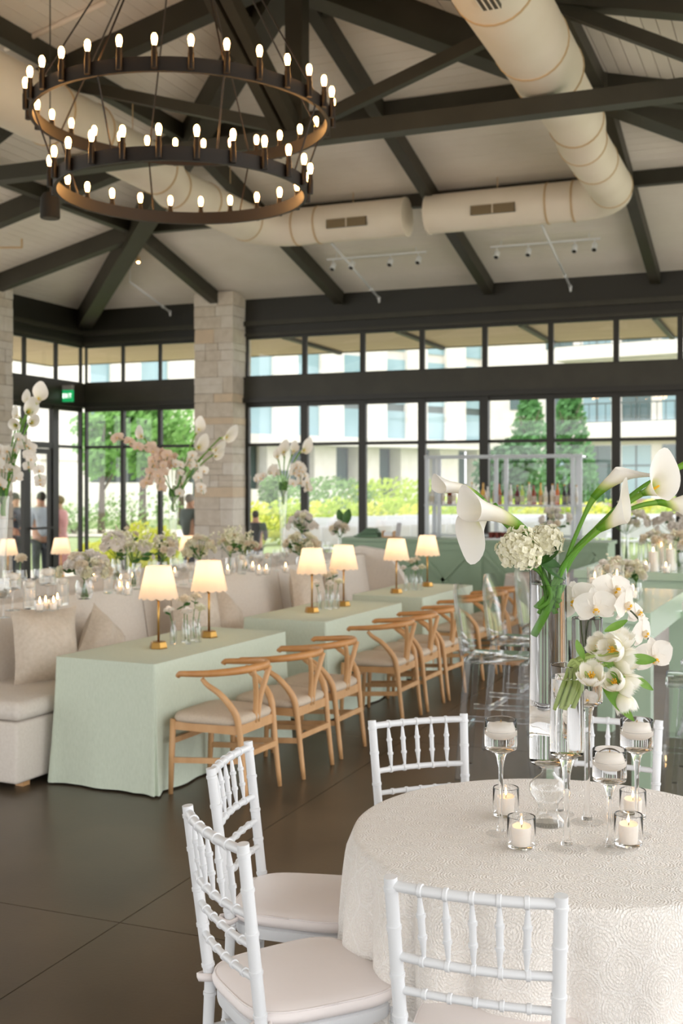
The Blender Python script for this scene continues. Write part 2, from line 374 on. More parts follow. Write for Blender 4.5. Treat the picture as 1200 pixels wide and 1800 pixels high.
def pier(x0, x1, y0, y1, zt, longx):
    o = struct('stone_pier')
    MB().b2((x0 + .015, y0 + .015, 0), (x1 - .015, y1 - .015, zt)).obj('mortar_core', M_['mortar'], o)
    z = 0.0; L = (x1 - x0) if longx else (y1 - y0)
    while z < zt - .03:
        h = random.choice((.12, .15, .17, .2, .24, .27)); h = min(h, zt - z)
        if zt - z - h < .08: h = zt - z
        n = random.choice((1, 2, 2, 3, 3)) if h < .2 else random.choice((2, 2, 3))
        cut = [0] + sorted(random.uniform(.22, .78) * 1 if n == 2 else (k + random.uniform(-.25, .25)) / n for k in range(1, n)) + [1]
        for c0, c1 in zip(cut, cut[1:]):
            e = random.uniform(0, .014); a = c0 * L + .004; b = c1 * L - .004
            split = [(z + .004, z + h - .004)]
            if h > .19 and random.random() < .3: m_ = z + h * random.uniform(.4, .6); split = [(z + .004, m_ - .004), (m_ + .004, z + h - .004)]
            for s0, s1 in split:
                mm = M_[random.choice(('stone', 'stone', 'stone3', 'stone3', 'stone2') if random.random() < .45 else ('stone', 'stone3'))]
                ex0 = random.uniform(0, .012) if c0 == 0 else 0; ex1 = random.uniform(0, .012) if c1 == 1 else 0
                if longx: g = MB().box(((2 * x0 + a + b + ex1 - ex0) / 2, (y0 + y1) / 2 - e / 2, (s0 + s1) / 2), (b - a + ex0 + ex1, y1 - y0 + e, s1 - s0), j=.004)
                else: g = MB().box(((x0 + x1) / 2 + e / 2, (2 * y0 + a + b + ex1 - ex0) / 2, (s0 + s1) / 2), (x1 - x0 + e, b - a + ex0 + ex1, s1 - s0), j=.004)
                g.obj('stone', mm, o)
        z += h
pier(-9.33, -8.62, 16.59, YF + .2, 4.98, True)
pier(XL - .2, -11.38, 13.79, 14.5, 4.98, False)
# soffit and roof edge outside
so = struct('trim_1')
soff = mat('soffit_wood', 'cbb49c', .7, c2='bda489', ns=5, stretch=(.4, 6, 1))
MB().b2((XL - 2.7, YF + .2, 4.3), (XR + 2, YF + 2.75, 4.36)).obj('soffit', soff, so); MB().b2((XL - 2.7, 6, 4.3), (XL - .2, YF + .2, 4.36)).obj('soffit', soff, so)
MB().b2((XL - 2.8, YF + 2.75, 4.29), (XR + 2, YF + 2.85, 4.7)).obj('fascia', M_['frame'], so); MB().b2((XL - 2.8, 6, 4.29), (XL - 2.7, YF + 2.75, 4.7)).obj('fascia', M_['frame'], so)
MB().b2((XL - 2.7, YB - 2.9, 4.3), (XR + 2.7, YB - .2, 4.36)).obj('soffit', soff, so)  # unseen rear overhang, added to hold sky light off the foreground
for x in (-8.0, -6.0, -4.0, -2.0): MB().b2((x - .04, YF + .2, 4.24), (x + .04, YF + 2.7, 4.3)).obj('outrigger', M_['bronze'], so)
# ------------------------------------------------------------------ ducts
def duct(name, label, sgn):
    xm = XM + sgn * 2.37; o = thing(name, label, 'duct', (xm, 9, 5.42)); off = (xm, 9, 5.42)
    z1, z2 = 5.42, 5.27; ye = 13.95; xc = XM + sgn * .17 - .16
    if sgn < 0: xe = xc - .0
    def ring(p, d, r):
        d = V(d).normalized(); x = d.cross(V((0, 0, 1))).normalized(); return [V(p) + x * (r * cos(2 * pi * k / 28)) + V((0, 0, 1)) * (r * sin(2 * pi * k / 28)) for k in range(28)]
    yy = (YB + .3, 9.9, 10.05, 11.35, 11.5, ye - .5)
    rr = (.31, .31, .27, .27, .245, .245); zz = (z1, z1, z1 - .02, z1 - .04, z2, z2)
    MB().loft([ring((xm, y, z), (0, 1, 0), r) for y, z, r in zip(yy, zz, rr)]).obj('duct_run', M_['duct'], o, 40, off=None).location = (-off[0], -off[1], -off[2])
    R = .5; el = []
    for k in range(6):
        a = k / 5 * pi / 2; el.append(ring((xm - sgn * R * (1 - cos(a)), ye - R + R * sin(a), z2), (-sgn * sin(a), cos(a), 0), .247))
    MB().loft(el).obj('elbow', M_['duct'], o, 30).location = (-off[0], -off[1], -off[2])
    MB().loft([ring((xm - sgn * R, ye, z2), (-sgn, 0, 0), .245), ring((xc, ye, z2), (-sgn, 0, 0), .245)]).obj('duct_branch', M_['duct'], o, 40).location = (-off[0], -off[1], -off[2])
    cp = MB().loft([ring((xc, ye, z2), (-sgn, 0, 0), .252), ring((xc - sgn * .03, ye, z2), (-sgn, 0, 0), .252)]).obj('end_cap', M_['duct'], o, 40); cp.location = (-off[0], -off[1], -off[2])
    def band(p, d, r, wd=.03):
        d = V(d).normalized(); b = MB().loft([ring(V(p) - d * wd / 2, d, r + .008), ring(V(p) + d * wd / 2, d, r + .008)]).obj('seam_band', M_['seam'], o, 40); b.location = (-off[0], -off[1], -off[2])
    for y, z, r in ((6.2, z1, .31), (8.0, z1, .31), (9.2, z1, .31), (9.88, z1, .31), (11.2, z1 - .04, .27), (11.55, z2, .245), (12.3, z2, .245), (ye - .52, z2, .245)): band((xm, y, z), (0, 1, 0), r, .022)
    for a in (.0, .32): band((xm - sgn * (R + .02 + a), ye, z2), (1, 0, 0), .245, .02)
    # louvred grille on the near side of the branch
    gx = (xc + xm - sgn * R) / 2 - sgn * .05; gy, gz = ye - .235, z2 - .06
    g = MB().box((gx - off[0], gy - off[1] - .005, gz - off[2]), (.56, .03, .115)).obj('vent_grille', M_['grille'], o)
    for k in range(5): MB().box((gx - off[0], gy - off[1] - .025, gz - off[2] - .045 + k * .0225), (.54, .012, .006)).obj('louvre', M_['seam'], g)
    MB().box((gx - off[0], gy - off[1] - .026, gz - off[2]), (.012, .014, .11)).obj('grille_bar', M_['duct'], g)
    if sgn > 0:
        g2 = MB().box((.06, -1.55, -.31), (.14, .5, .03)).obj('vent_grille', M_['grille'], o)
        for k in range(4): MB().box((.0 + k * .04, -1.55, -.328), (.008, .48, .012)).obj('louvre', M_['duct'], g2)
    for y in (10.7, 13.0): MB().tube([(0, y - 9, .25), (0, y - 9, cz(YF - y) - off[2] if False else .9)], .006, 6).obj('hanger_rod', M_['seam'], o)
    MB().tube([(gx - off[0], gy + .235 - 9, z2 + .24 - off[2]), (gx - off[0], gy + .235 - 9, cz(YF - ye) - off[2])], .006, 6).obj('hanger_rod', M_['seam'], o)
duct('air_duct', 'cream round air duct at right turning in with an elbow to a capped end', 1)
duct('air_duct', 'cream round air duct at left passing behind the ring chandelier', -1)
# ------------------------------------------------------------------ chandelier
ch = thing('ring_chandelier', 'two tiered dark bronze ring chandelier with small glowing bulbs', 'chandelier', P(320, 208, 7.5))
cc = ch.location.copy(); sm = P(320, 333, 7.5) - cc
def bulbset(R, n, z0, ring, ph):
    for k in range(n):
        a = ph + 2 * pi * k / n; x, y = R * cos(a), R * sin(a); s = ring
        so_ = inst('socket', SOCK, s, (x, y, z0)); inst('bulb', BUL, so_, (0, 0, .075))
SOCK = MB().lathe([(.0, -.055), (.019, -.055), (.019, .04), (.016, .045), (.016, .075), (.0, .076)], 10).mesh('socket', M_['bronze'], 40)
BUL = MB().lathe([(.0, 0), (.01, .002), (.015, .02), (.018, .04), (.016, .058), (.009, .07), (.0, .073)], 10).mesh('bulb', M_['bulb'], True)
def hoop(R, h, o=V((0, 0, 0))):
    return MB().lathe([(R - .012, -h / 2), (R + .012, -h / 2), (R + .012, h / 2), (R - .012, h / 2), (R - .012, -h / 2)], 96, o)
r1 = hoop(.965, .085).obj('upper_ring', M_['bronze'], ch, 40); bulbset(.995, 30, .02, r1, .05)
r2 = hoop(.815, .085).obj('lower_ring', M_['bronze'], ch, 40); r2.location = sm; bulbset(.845, 24, .02, r2, .1)
top = V((0, 0, 1.62))
for k in range(8):
    a = TH + pi / 8 + k * pi / 4; q = V((cos(a), sin(a), 0))
    MB().tube([q * .962 + V((0, 0, .03)), top + q * .05], .006, 6).obj('suspension_rod', M_['bronze'], ch)
    MB().tube([q * .962 - V((0, 0, .03)), sm + q * .815 + V((0, 0, .03))], .006, 6).obj('suspension_rod', M_['bronze'], ch)
MB().lathe([(0, -.06), (.09, -.06), (.09, 0), (.02, .02), (.02, cz(HW) - .36 - cc.z - 1.62), (0, cz(HW) - .36 - cc.z - 1.62)], 16, top).obj('canopy', M_['bronze'], ch, 40)
# pendant loudspeaker
ps = P(88, 362, 8.6); sp = thing('pendant_speaker', 'black pendant loudspeaker hanging beside the lower chandelier ring', 'speaker', ps)
MB().lathe([(0, -.095), (.07, -.095), (.075, -.085), (.07, .06), (.05, .095), (0, .1)], 20).obj('speaker_body', M_['joint'], sp, 40)
MB().lathe([(0, -.099), (.06, -.098), (.062, -.094), (0, -.094)], 20).obj('grille', M_['grille'], sp)
MB().tube([(0, 0, .09), (0, 0, cz(ps.x - XL) - ps.z)], .005, 6).obj('cord', M_['frame'], sp)
# track lights
HEAD = MB().lathe([(0, .0), (.035, .0), (.04, .01), (.04, .11), (.03, .125), (0, .125)], 14).mesh('spot_head', M_['white'], 40)
LENS = MB().lathe([(0, -.002), (.031, -.002), (.031, .004), (0, .004)], 14).mesh('spot_lens', M_['frame'])
def track(x0, x1, y, heads, label):
    z = cz(YF - y); o = thing('track_light', label, 'track light', ((x0 + x1) / 2, y, z)); c = o.location
    MB().b2((x0 - c.x, -.015, -.1), (x1 - c.x, .015, -.075)).obj('track', M_['white'], o)
    for s in (-.4, .4): MB().tube([(s * (x1 - x0), 0, -.08), (s * (x1 - x0), 0, 0)], .006, 6).obj('track_hanger', M_['white'], o)
    for h in heads:
        k = inst('spot_head', HEAD, o, (h - c.x, -.04, -.245), Matrix.Rotation(radians(-38), 3, 'X')); inst('spot_lens', LENS, k)
        MB().tube([(h - c.x, 0, -.1), (h - c.x, 0, -.14)], .008, 6).obj('spot_arm', M_['white'], o)
track(-6.55, -5.0, 15.63, (-6.45, -6.15, -5.55, -5.12), 'white track with four spotlights below the left duct end')
track(-4.06, -2.53, 15.65, (-3.97, -3.52, -2.88, -2.61), 'white track with four spotlights below the right duct elbow')
# sprinkler pipes that run down the slope under the boards
def pipe(x, y0, y1, label):
    o = thing('sprinkler_pipe', label, 'pipe', (x, y0, cz(YF - y0) - .2)); c = o.location
    e = V((0, y1 - y0, cz(YF - y1) - .2 - c.z))
    MB().tube([(0, 0, 0), e], .017, 10).obj('pipe_run', M_['white'], o, True)
    MB().tube([e * .8, e * .83], .027, 10).obj('coupling', M_['white'], o, True); MB().tube([e * .985, e], .026, 10).obj('coupling', M_['white'], o, True)
    MB().lathe([(0, -.07), (.012, -.07), (.02, -.03), (.012, 0), (0, 0)], 10, e).obj('sprinkler_head', M_['white'], o, True)
    MB().tube([(0, 0, 0), (0, 0, .2)], .008, 6).obj('pipe_hanger', M_['white'], o)
pipe(-6.17, 14.9, 16.85, 'white sprinkler pipe slanting below the left track light'); pipe(-3.17, 14.75, 16.9, 'white sprinkler pipe slanting below the right track light')
pipe(-9.95, 15.6, 16.85, 'short white sprinkler pipe over the corner window bay')
o = tag(MB().tube([(-7.15, 9.0, 6.02), (-6.0, 9.0, 6.3)], .025, 8).obj('ceiling_conduit', M_['duct'], None, True), 'cream conduit crossing above the ring chandelier', 'pipe')
o = thing('sprinkler_branch', 'thin grey sprinkler branch under the left ceiling slope', 'pipe', (-10.12, 13.1, 5.13))
MB().tube([(-.9, -.35, 0), (0, 0, 0)], .014, 8).obj('pipe_run', M_['seam'], o); MB().tube([(0, 0, 0), (0, 0, .12)], .014, 8).obj('sprinkler_head', M_['seam'], o); MB().tube([(-.45, -.175, 0), (-.45, -.175, .15)], .006, 6).obj('pipe_hanger', M_['seam'], o)
o = thing('small_spotlight', 'tiny lit spotlight hung on the corner hip rafter', 'lamp', P(243, 458, 17.2))
MB().lathe([(0, -.02), (.03, -.02), (.035, .05), (0, .06)], 10).obj('lamp_can', M_['seam'], o, 40); MB().ell((0, 0, -.02), .024, 8, 5).obj('bulb', M_['bulb'], o, True); MB().tube([(0, 0, .05), (0, 0, .2)], .008, 6).obj('stem', M_['seam'], o)
# exit sign on the left lintel
o = thing('exit_sign', 'green exit sign with a grey top on the left lintel', 'sign', (XL + .2, 16.3, 3.33), 0)
MB().box((0, 0, 0), (.2, .05, .2)).obj('sign_body', mat('exit_green', '1aa05c', .4, emit='1aa05c', es=.25), o)
MB().box((0, 0, .14), (.2, .06, .08)).obj('sign_top', mat('sign_grey', 'a9a7a4', .5), o)
lm = mat('sign_white', 'ecf4ee', .5, emit='ecf4ee', es=.4); m = MB(); H_ = .075; t_ = .013
def st(x0, z0, x1, z1, wd=None): m.beam((x0, 0, z0), (x1, 0, z1), .004, wd or t_, (0, 1, 0)) if False else m.beam((x0, 0, z0), (x1, 0, z1), t_, .004, (0, 1, 0))
x = -.082
for c in 'EXIT':
    a, b = x, x + .034
    if c == 'E': st(a, -H_ / 2, a, H_ / 2); [st(a, q, b, q) for q in (-H_ / 2 + .006, 0, H_ / 2 - .006)]
    if c == 'X': st(a, -H_ / 2, b, H_ / 2); st(a, H_ / 2, b, -H_ / 2)
    if c == 'I': st((a + b) / 2, -H_ / 2, (a + b) / 2, H_ / 2)
    if c == 'T': st((a + b) / 2, -H_ / 2, (a + b) / 2, H_ / 2); st(a, H_ / 2 - .006, b, H_ / 2 - .006)
    x += .044
m.obj('lettering', lm, o).location = (0, -.027, 0)

# ------------------------------------------------------------------ outside: ground, hedge, trees, buildings
def gz(x, y): return max(0, min(.3, (y - 20.6) * .09)) + max(0, min(.65, (y - 24) * .0125)) - .03
grass = mat('lawn', '8b9a68', .9, c2='7c8c5a', ns=3); gr = struct('ground')
ysl = [-30, -7.2, 6, 17.3, 18.5, 20, 22, 24, 28, 34, 42, 52, 64, 76, 130]
MB().grid(lambda u, v: V((-70 + 130 * u, (q := ysl[min(int(v * 14 + .001), 14)]), gz(0, q) - (.12 if -7.5 < q < 17.2 else 0))), 1, 14).obj('lawn', grass, gr)
pave = mat('pale_paving', 'd8cfc2', .85, c2='cdc3b5', ns=6)
MB().grid(lambda u, v: V((-40 + 52 * u, 40 + 5.5 * v, gz(0, 40 + 5.5 * v) + .03)), 1, 2).obj('path', pave, gr)
MB().grid(lambda u, v: V((-34 + 22 * u, 24 + 4 * v + 5 * u, gz(0, 24 + 4 * v + 5 * u) + .03)), 4, 4).obj('path', pave, gr)
MB().grid(lambda u, v: V((-9 + 30 * u, 57 + 4 * v, gz(0, 58) + .04 + .4 * v)), 1, 1).obj('mulch_bed', mat('mulch', 'a58a74', .9), gr)
MB().b2((-20, 17.25, -.2), (16, 20.6, -.02)).obj('terrace', pave, gr); MB().b2((-20, -7.2, -.2), (XL - .25, 17.25, -.02)).obj('terrace', pave, gr)
MB().b2((XR + .25, -7.2, -.2), (16, 17.25, -.02)).obj('terrace', pave, gr); MB().b2((-20, -24, -.2), (16, -7.2, -.02)).obj('terrace', pave, gr)
hedgem = [mat('hedge_yellow', 'd3d65a', .7, tr=.3), mat('hedge_lime', 'b4c94e', .7, tr=.3), mat('shrub_green', '7fa060', .7, tr=.25), mat('tree_green', '5f9355', .7, tr=.3), mat('tree_light', '86b565', .7, tr=.35), mat('conifer', '4c7548', .7, tr=.15), M_['petal']]
barkm = mat('bark', '5d5145', .9)
def leaves(n, fn, s):
    b = MB()
    for _ in range(n):
        p = V(fn()); a = V((random.gauss(0, 1), random.gauss(0, 1), random.gauss(0, 1))).normalized(); x = a.orthogonal().normalized(); y = a.cross(x); q = s * random.uniform(.6, 1.3)
        b.add([p - x * q, p + y * q * .5, p + x * q, p - y * q * .5], [(0, 1, 2, 3)])
    return b
def inball(c, r):
    while True:
        q = V((random.uniform(-1, 1), random.uniform(-1, 1), random.uniform(-1, 1)))
        if .3 < q.length < 1: return V(c) + V((q.x * r[0], q.y * r[1], q.z * r[2]))
def shrub(name, label, cat, x, y, r, h, m, n=500, s=.07, group=None):
    z = gz(x, y); o = thing(name, label, cat, (x, y, z), 0, group)
    leaves(n, lambda: inball((0, 0, h * .52), (r, r, h * .52)), s).obj('foliage', hedgem[m], o, kind='stuff')
    b = MB()
    for k in range(4): b.tube([(0, 0, -.02), (random.uniform(-.3, .3) * r, random.uniform(-.3, .3) * r, h * .6)], [.03, .01], 5)
    b.obj('stem', barkm, o)
    return o
names = ('yellow-green hedge shrub seen through the far windows', )
for k, px in enumerate((455, 500, 548, 596, 648, 690, 735, 785, 835, 880, 925, 985, 1035, 1090, 1150, 1195)):
    p = P(px, 853, 28.5 + (k % 3) * .5)
    shrub('hedge_shrub', '%s yellow-green shrub from the left in the hedge row across the lawn' % ORD[k], 'shrub', p.x, p.y, 1.0 * .62, 1.06 + .1 * (k % 2), k % 2, 520, .085, 'hedge shrubs across the lawn')
for px, py, d, r, h, m, l in ((175, 0, 24, .55, .62, 0, 'low yellow shrub at the left end of the corner bay'), (245, 0, 23.5, .4, 1.05, 0, 'tall bright yellow shrub in the middle of the corner bay'), (205, 0, 25, .5, .7, 1, 'lime shrub beside the bright yellow shrub in the corner bay'), (285, 0, 24.5, .4, .85, 0, 'yellow shrub at the right mullion of the corner bay'), (130, 0, 34, 1.2, .9, 2, 'grey-green shrub behind the left glass wall'), (232, 0, 36, 1.8, 1.2, 2, 'wide grey-green shrub in front of the white garden wall'),
                           (483, 0, 55, .8, 1.7, 2, 'small clipped green shrub by the pale planter wall'), (585, 0, 52, 2.2, 1.6, 2, 'soft green shrub bed before the stone columns'), (700, 0, 52, 2.6, 1.5, 1, 'lime green shrub bed left of the tall acrylic shelf')):
    p = P(px, 853, d); shrub('shrub', l, 'shrub', p.x, p.y, r, h, m, 600 if d < 40 else 900, .075 if d < 40 else .14)
def tree(label, px, d, h, r, m, n, cone=False, trunk=.9, s=.2):
    p = P(px, 853, d); z = gz(p.x, p.y); o = thing('tree', label, 'tree', (p.x, p.y, z))
    if cone: fn = lambda: (lambda t, a, q: V((cos(a) * r * (1 - t) ** .7 * q, sin(a) * r * (1 - t) ** .7 * q, trunk + t * (h - trunk))))(random.random() ** 1.3, random.uniform(0, 2 * pi), sqrt(random.random()))
    else:
        cl = [inball((0, 0, h * .68), (r * .7, r * .7, h * .24)) for _ in range(16)]
        fn = lambda: inball(random.choice(cl), (r * .42, r * .42, r * .4))
    leaves(n, fn, s).obj('crown', hedgem[m], o, kind='stuff')
    b = MB().tube([(0, 0, -.05), (.03, 0, h * .35), (0, .05, h * .75)], [h * .022 + .03, h * .016 + .02, .02], 7)
    for k in range(6):
        a = k * 1.1; b.tube([(0, 0, h * (.3 + .06 * k)), (cos(a) * r * .6, sin(a) * r * .6, h * (.5 + .06 * k))], [.05, .015], 5)
    b.obj('trunk', barkm, o, True)
tree('light green young tree in the left half of the corner bay', 178, 34, 4.1, 1.0, 4, 1500, s=.13)
tree('dense light green tree in the middle of the corner bay', 250, 36, 5.0, 1.35, 4, 2600, s=.14)
tree('thin pale green tree beside the stone pier', 318, 40, 4.4, .9, 4, 700, s=.13)
tree('tall green tree left of the second window from the far right', 930, 46, 5.4, 1.35, 3, 2600, True, .6, .15)
tree('tall conical green tree in the second window from the far right', 1000, 50, 6.0, 1.5, 3, 3400, True, .5, .16)
tree('low broad dark green tree behind the acrylic bar shelf', 893, 41, 2.75, 1.4, 5, 2400, s=.14)
# white garden wall beyond the corner bay and pale planter wall
wm = mat('white_render', 'ece6de', .8)
p0, p1 = P(60, 853, 42), P(335, 853, 46)
tag(MB().beam((p0.x, p0.y, .9), (p1.x, p1.y, .9), .3, 2.0).obj('garden_wall', wm), 'low white garden wall beyond the corner bay shrubs', 'wall')
p0, p1 = P(440, 853, 58), P(640, 853, 61)
tag(MB().beam((p0.x, p0.y, 1.1), (p1.x, p1.y, 1.1), .5, 1.0).obj('planter_wall', wm), 'pale planter wall at the foot of the stone columns', 'wall')
# stone hotel front running away to the right
stw = mat('facade_stone', 'eae4dc', .8, c2='e2dbd1', ns=2); gls = mat('facade_glass', '7b9ca4', .2, c2='94b2ba', ns=.3, spec=.8); dgl = mat('facade_glass_dark', '3f5a5a', .15, spec=.8); slb = mat('facade_slab', 'd9d3cb', .8); spm = mat('spandrel', '55605f', .5)
fa = thing('hotel_building', 'white stone hotel front with pale piers and blue glass behind the far windows', 'building')
A, B = P(275, 853, 56), P(760, 853, 67.6); A.z = B.z = 0; U = (B - A).normalized(); N_ = V((U.y, -U.x, 0)); bl = (B - A).length / 5.87
Rz = Matrix((U, -N_, V((0, 0, 1)))).transposed()
s0 = A - U * (bl * 2.04)
def fb(name, s_, e_, z0, z1, out, m, t=.4, par=None): return MB().box(s0 + U * ((s_ + e_) / 2) + N_ * (out - t / 2) + V((0, 0, (z0 + z1) / 2)), (e_ - s_, t, z1 - z0), Rz).obj(name, m, par or fa)
LT = bl * 9.45
fb('back_wall', 0, LT, 0, 16, -2.2, spm, .3)
fb('slab', 0, LT, 3.95, 4.45, .9, slb, 3.2); fb('slab', 0, LT, 15.6, 16.2, .6, slb, 3)
for k in range(10):
    c = bl * (k + .5)
    fb('pier', c - bl * .25, c + bl * .25, 4.45, 15.6, .12, stw, .4)
    if 2 <= k: fb('column', c - bl * .3, c + bl * .18, .2, 3.95, -.3, stw, 1.0)
    if k < 9:
        for z0, z1 in ((4.5, 6.1), (6.5, 9.1), (9.6, 12.2), (12.7, 15.4)):
            g = fb('window', c + bl * .25, c + bl * .75, z0, z1, -.12, gls, .1); fb('mullion', c + bl * .5, c + bl * .54, z0, z1, -.2, spm, .1, g); fb('mullion', c + bl * .25, c + bl * .75, z0 + .8, z0 + .86, -.2, spm, .1, g)
        fb('spandrel', c + bl * .25, c + bl * .75, 6.1, 6.5, -.2, spm, .15); fb('spandrel', c + bl * .25, c + bl * .75, 9.1, 9.6, -.2, slb, .15); fb('spandrel', c + bl * .25, c + bl * .75, 12.2, 12.7, -.2, slb, .15)
        if 2 <= k:
            g = fb('shopfront', c + bl * .18, c + bl * .7, .5, 3.9, -1.4, dgl, .1); fb('mullion', c + bl * .4, c + bl * .44, .5, 3.9, -1.35, spm, .1, g)
for k in (3, 4): fb('wall_lamp', bl * (k + .5) - .35, bl * (k + .5) + .3, 2.1, 2.6, -.1, spm, .25)
# balcony building on the right
fbld = thing('balcony_building', 'pale balcony building with dark glass at the right windows', 'building')
C0, C1 = P(868, 853, 64), P(1330, 853, 56); C0.z = C1.z = 0; U2 = (C1 - C0).normalized(); N2 = V((U2.y, -U2.x, 0)); R2 = Matrix((U2, -N2, V((0, 0, 1)))).transposed(); L2 = (C1 - C0).length
def gb(name, s_, e_, z0, z1, out, m, t=.3, par=None): return MB().box(C0 + U2 * ((s_ + e_) / 2) + N2 * (out - t / 2) + V((0, 0, (z0 + z1) / 2)), (e_ - s_, t, z1 - z0), R2).obj(name, m, par or fbld)
gb('wall', 0, L2, 0, 15, 0, stw, .5)
for k, (z, zz) in enumerate(((4.25, 5.05), (8.4, 9.1), (12.6, 13.3))):
    gb('balcony_slab', 4.3, L2, z, zz, 1.5, stw, 1.6)
    r_ = gb('railing', 4.3, L2, zz, zz + .06, 1.4, spm, .06); gb('rail', 4.3, L2, zz + .95, zz + 1.02, 1.4, spm, .06, r_)
    for j in range(22): gb('baluster', 4.35 + j * (L2 - 4.4) / 22, 4.39 + j * (L2 - 4.4) / 22, zz, zz + 1, 1.4, spm, .03, r_)
for k in range(6):
    a = 1.0 + k * 2.15
    for z0, z1 in ((.9, 3.9), (5.1, 8.0), (9.2, 12.2)):
        if k == 0: z0 += .9
        g = gb('window', a, a + 1.55, z0, z1, .05, gls if (k + int(z0)) % 2 else dgl, .1); gb('mullion', a + .75, a + .81, z0, z1, .1, spm, .08, g); gb('mullion', a, a + 1.55, z0 + 1.9, z0 + 1.97, .1, spm, .08, g)
# plain white building beyond the left glass wall
lb = thing('white_building', 'plain white building beyond the left glass wall', 'building')
p0, p1 = P(-120, 853, 40), P(152, 853, 47)
MB().beam((p0.x, p0.y, 3.6), (p1.x, p1.y, 3.6), .4, 7.2).obj('wall', wm, lb); MB().beam((p0.x, p0.y, 7.3), (p1.x, p1.y, 7.3), .6, .25).obj('parapet', slb, lb)
p2 = p0.lerp(p1, .55); MB().beam((p2.x + .1, p2.y - .4, 3.05), (p1.x + .1, p1.y - .4, 3.05), .3, .5).obj('canopy', slb, lb)
# rows of white folding chairs on the lawn
fcm = M_['white']
FC = [('seat', MB().box((0, 0, .44), (.42, .4, .035)).mesh('seat', fcm)), ('backrest', MB().box((0, .2, .74), (.44, .03, .3)).mesh('backrest', fcm)), ('backrest', MB().box((0, .2, .56), (.42, .03, .06)).mesh('backrest', fcm))] + \
     [('leg', MB().tube([(s * .2, -.2 * q, 0), (s * .2, .2 * q, .86 if q > 0 else .44)], .014, 6).mesh('leg', fcm)) for s in (-1, 1) for q in (-1, 1)]
for r in range(3):
    for k in range(23):
        p = P(520 + k * 31 + r * 11, 853, 23.4 + r * .9 - .02 * k)
        if 1060 < 520 + k * 31 < 1085: continue
        o = thing('folding_chair', '%s white folding chair from the left in the %s lawn row' % (nth('fc%d' % r), ('near', 'middle', 'far')[r]), 'chair', (p.x, p.y, gz(0, p.y)), pi + .1, 'white folding chairs on the lawn')
        for nme, me in FC: inst(nme, me, o)
# people outside
skin = mat('skin', 'c99a7e', .6); 
def person(label, loc, rz, top, bottom, hair, h=1.7, bald=False, arm=.2, dress=False):
    s = h / 1.75; o = thing('person', label, 'person', loc, rz); o.scale = (s, s, s)
    def skn(name, pts, edges, rad, m, root=0):
        me = bpy.data.meshes.new(name); me.from_pydata(pts, edges, []); me.materials.append(m); q = bpy.data.objects.new(name, me); COL.objects.link(q); q.parent = o
        md = q.modifiers.new('skin', 'SKIN')
        for v, r in zip(me.skin_vertices[0].data, rad): v.radius = (r, r) if not isinstance(r, tuple) else r; v.use_root = False
        me.skin_vertices[0].data[root].use_root = True; md.use_smooth_shade = True
        q.modifiers.new('sub', 'SUBSURF').levels = 1; q.modifiers[-1].render_levels = 1; return q
    pts = [(0, 0, .95), (0, 0, 1.15), (0, 0, 1.38), (0, 0, 1.5), (0, 0, 1.58), (0, .02, 1.68)]; ed = [(0, 1), (1, 2), (2, 3), (3, 4), (4, 5)]; rad = [.15, .14, .15, .055, .085, .075]
    for sg in (-1, 1):
        b = len(pts); pts += [(sg * .19, 0, 1.42), (sg * .24, -.02, 1.15), (sg * .2, arm, .98 + arm * .4), (sg * .17, arm + .1, 1.0 + arm * .4)]; ed += [(2, b), (b, b + 1), (b + 1, b + 2), (b + 2, b + 3)]; rad += [.055, .045, .034, .03]
        b = len(pts); pts += [(sg * .09, 0, .86), (sg * .1, .01, .48), (sg * .1, -.02, .07), (sg * .11, .13, .03)]; ed += [(0, b), (b, b + 1), (b + 1, b + 2), (b + 2, b + 3)]; rad += [.085, .06, .045, .035]
    skn('body', pts, ed, rad, skin)
    jp = [(0, 0, .88), (0, 0, 1.15), (0, 0, 1.4), (0, 0, 1.47)]; je = [(0, 1), (1, 2), (2, 3)]; jr = [.18, .165, .17, .08]
    for sg in (-1, 1):
        b = len(jp); jp += [(sg * .2, 0, 1.42), (sg * .245, -.02, 1.15), (sg * .2, arm - .02, .99 + arm * .4)]; je += [(2, b), (b, b + 1), (b + 1, b + 2)]; jr += [.072, .062, .05]
    skn('jacket', jp, je, jr, top)
    if dress: MB().lathe([(.15, 1.0), (.2, .8), (.26, .4), (.25, .38), (.13, .99)], 16).obj('skirt', bottom, o, True)
    else: skn('trousers', [(0, 0, .93)] + [q for sg in (-1, 1) for q in ((sg * .09, 0, .84), (sg * .1, .01, .48), (sg * .1, -.02, .08))], [(0, 1), (1, 2), (2, 3), (0, 4), (4, 5), (5, 6)], [.16, .1, .078, .068, .1, .078, .068], bottom)
    MB().ell((0, -.015, 1.665), (.083, .1, .095), 12, 8).obj('hair', hair, o, True)
    MB().tube([(0, .09, 1.62), (0, .125, 1.585), (0, .1, 1.575)], [.01, .016, .01], 6).obj('nose', skin, o, True)
    for sg in (-1, 1): MB().ell((sg * .035, .095, 1.63), .011, 6, 4).obj('eye', M_['frame'], o)
    MB().box((0, .1, 1.55), (.045, .01, .01)).obj('mouth', mat('lips', 'a8605a', .5), o)
suit = mat('dark_suit', '2f3640', .8); suit2 = mat('charcoal_suit', '3b4148', .8); shirt = mat('pale_blue_shirt', 'cbd8e4', .8); pink = mat('pink_dress', 'd59a98', .8); green_ = mat('grey_green_jacket', '4d5a55', .8); navy = mat('navy_top', '2b3350', .8); jean = mat('blue_jeans', '6f8fc0', .8)
hd = mat('dark_hair', '2d2824', .7); hg = mat('grey_hair', '8f8a84', .7); hb = mat('brown_hair', '6a4a38', .7)
def at0(px, d): p = P(px, 853, d); return (p.x, p.y, -.02)
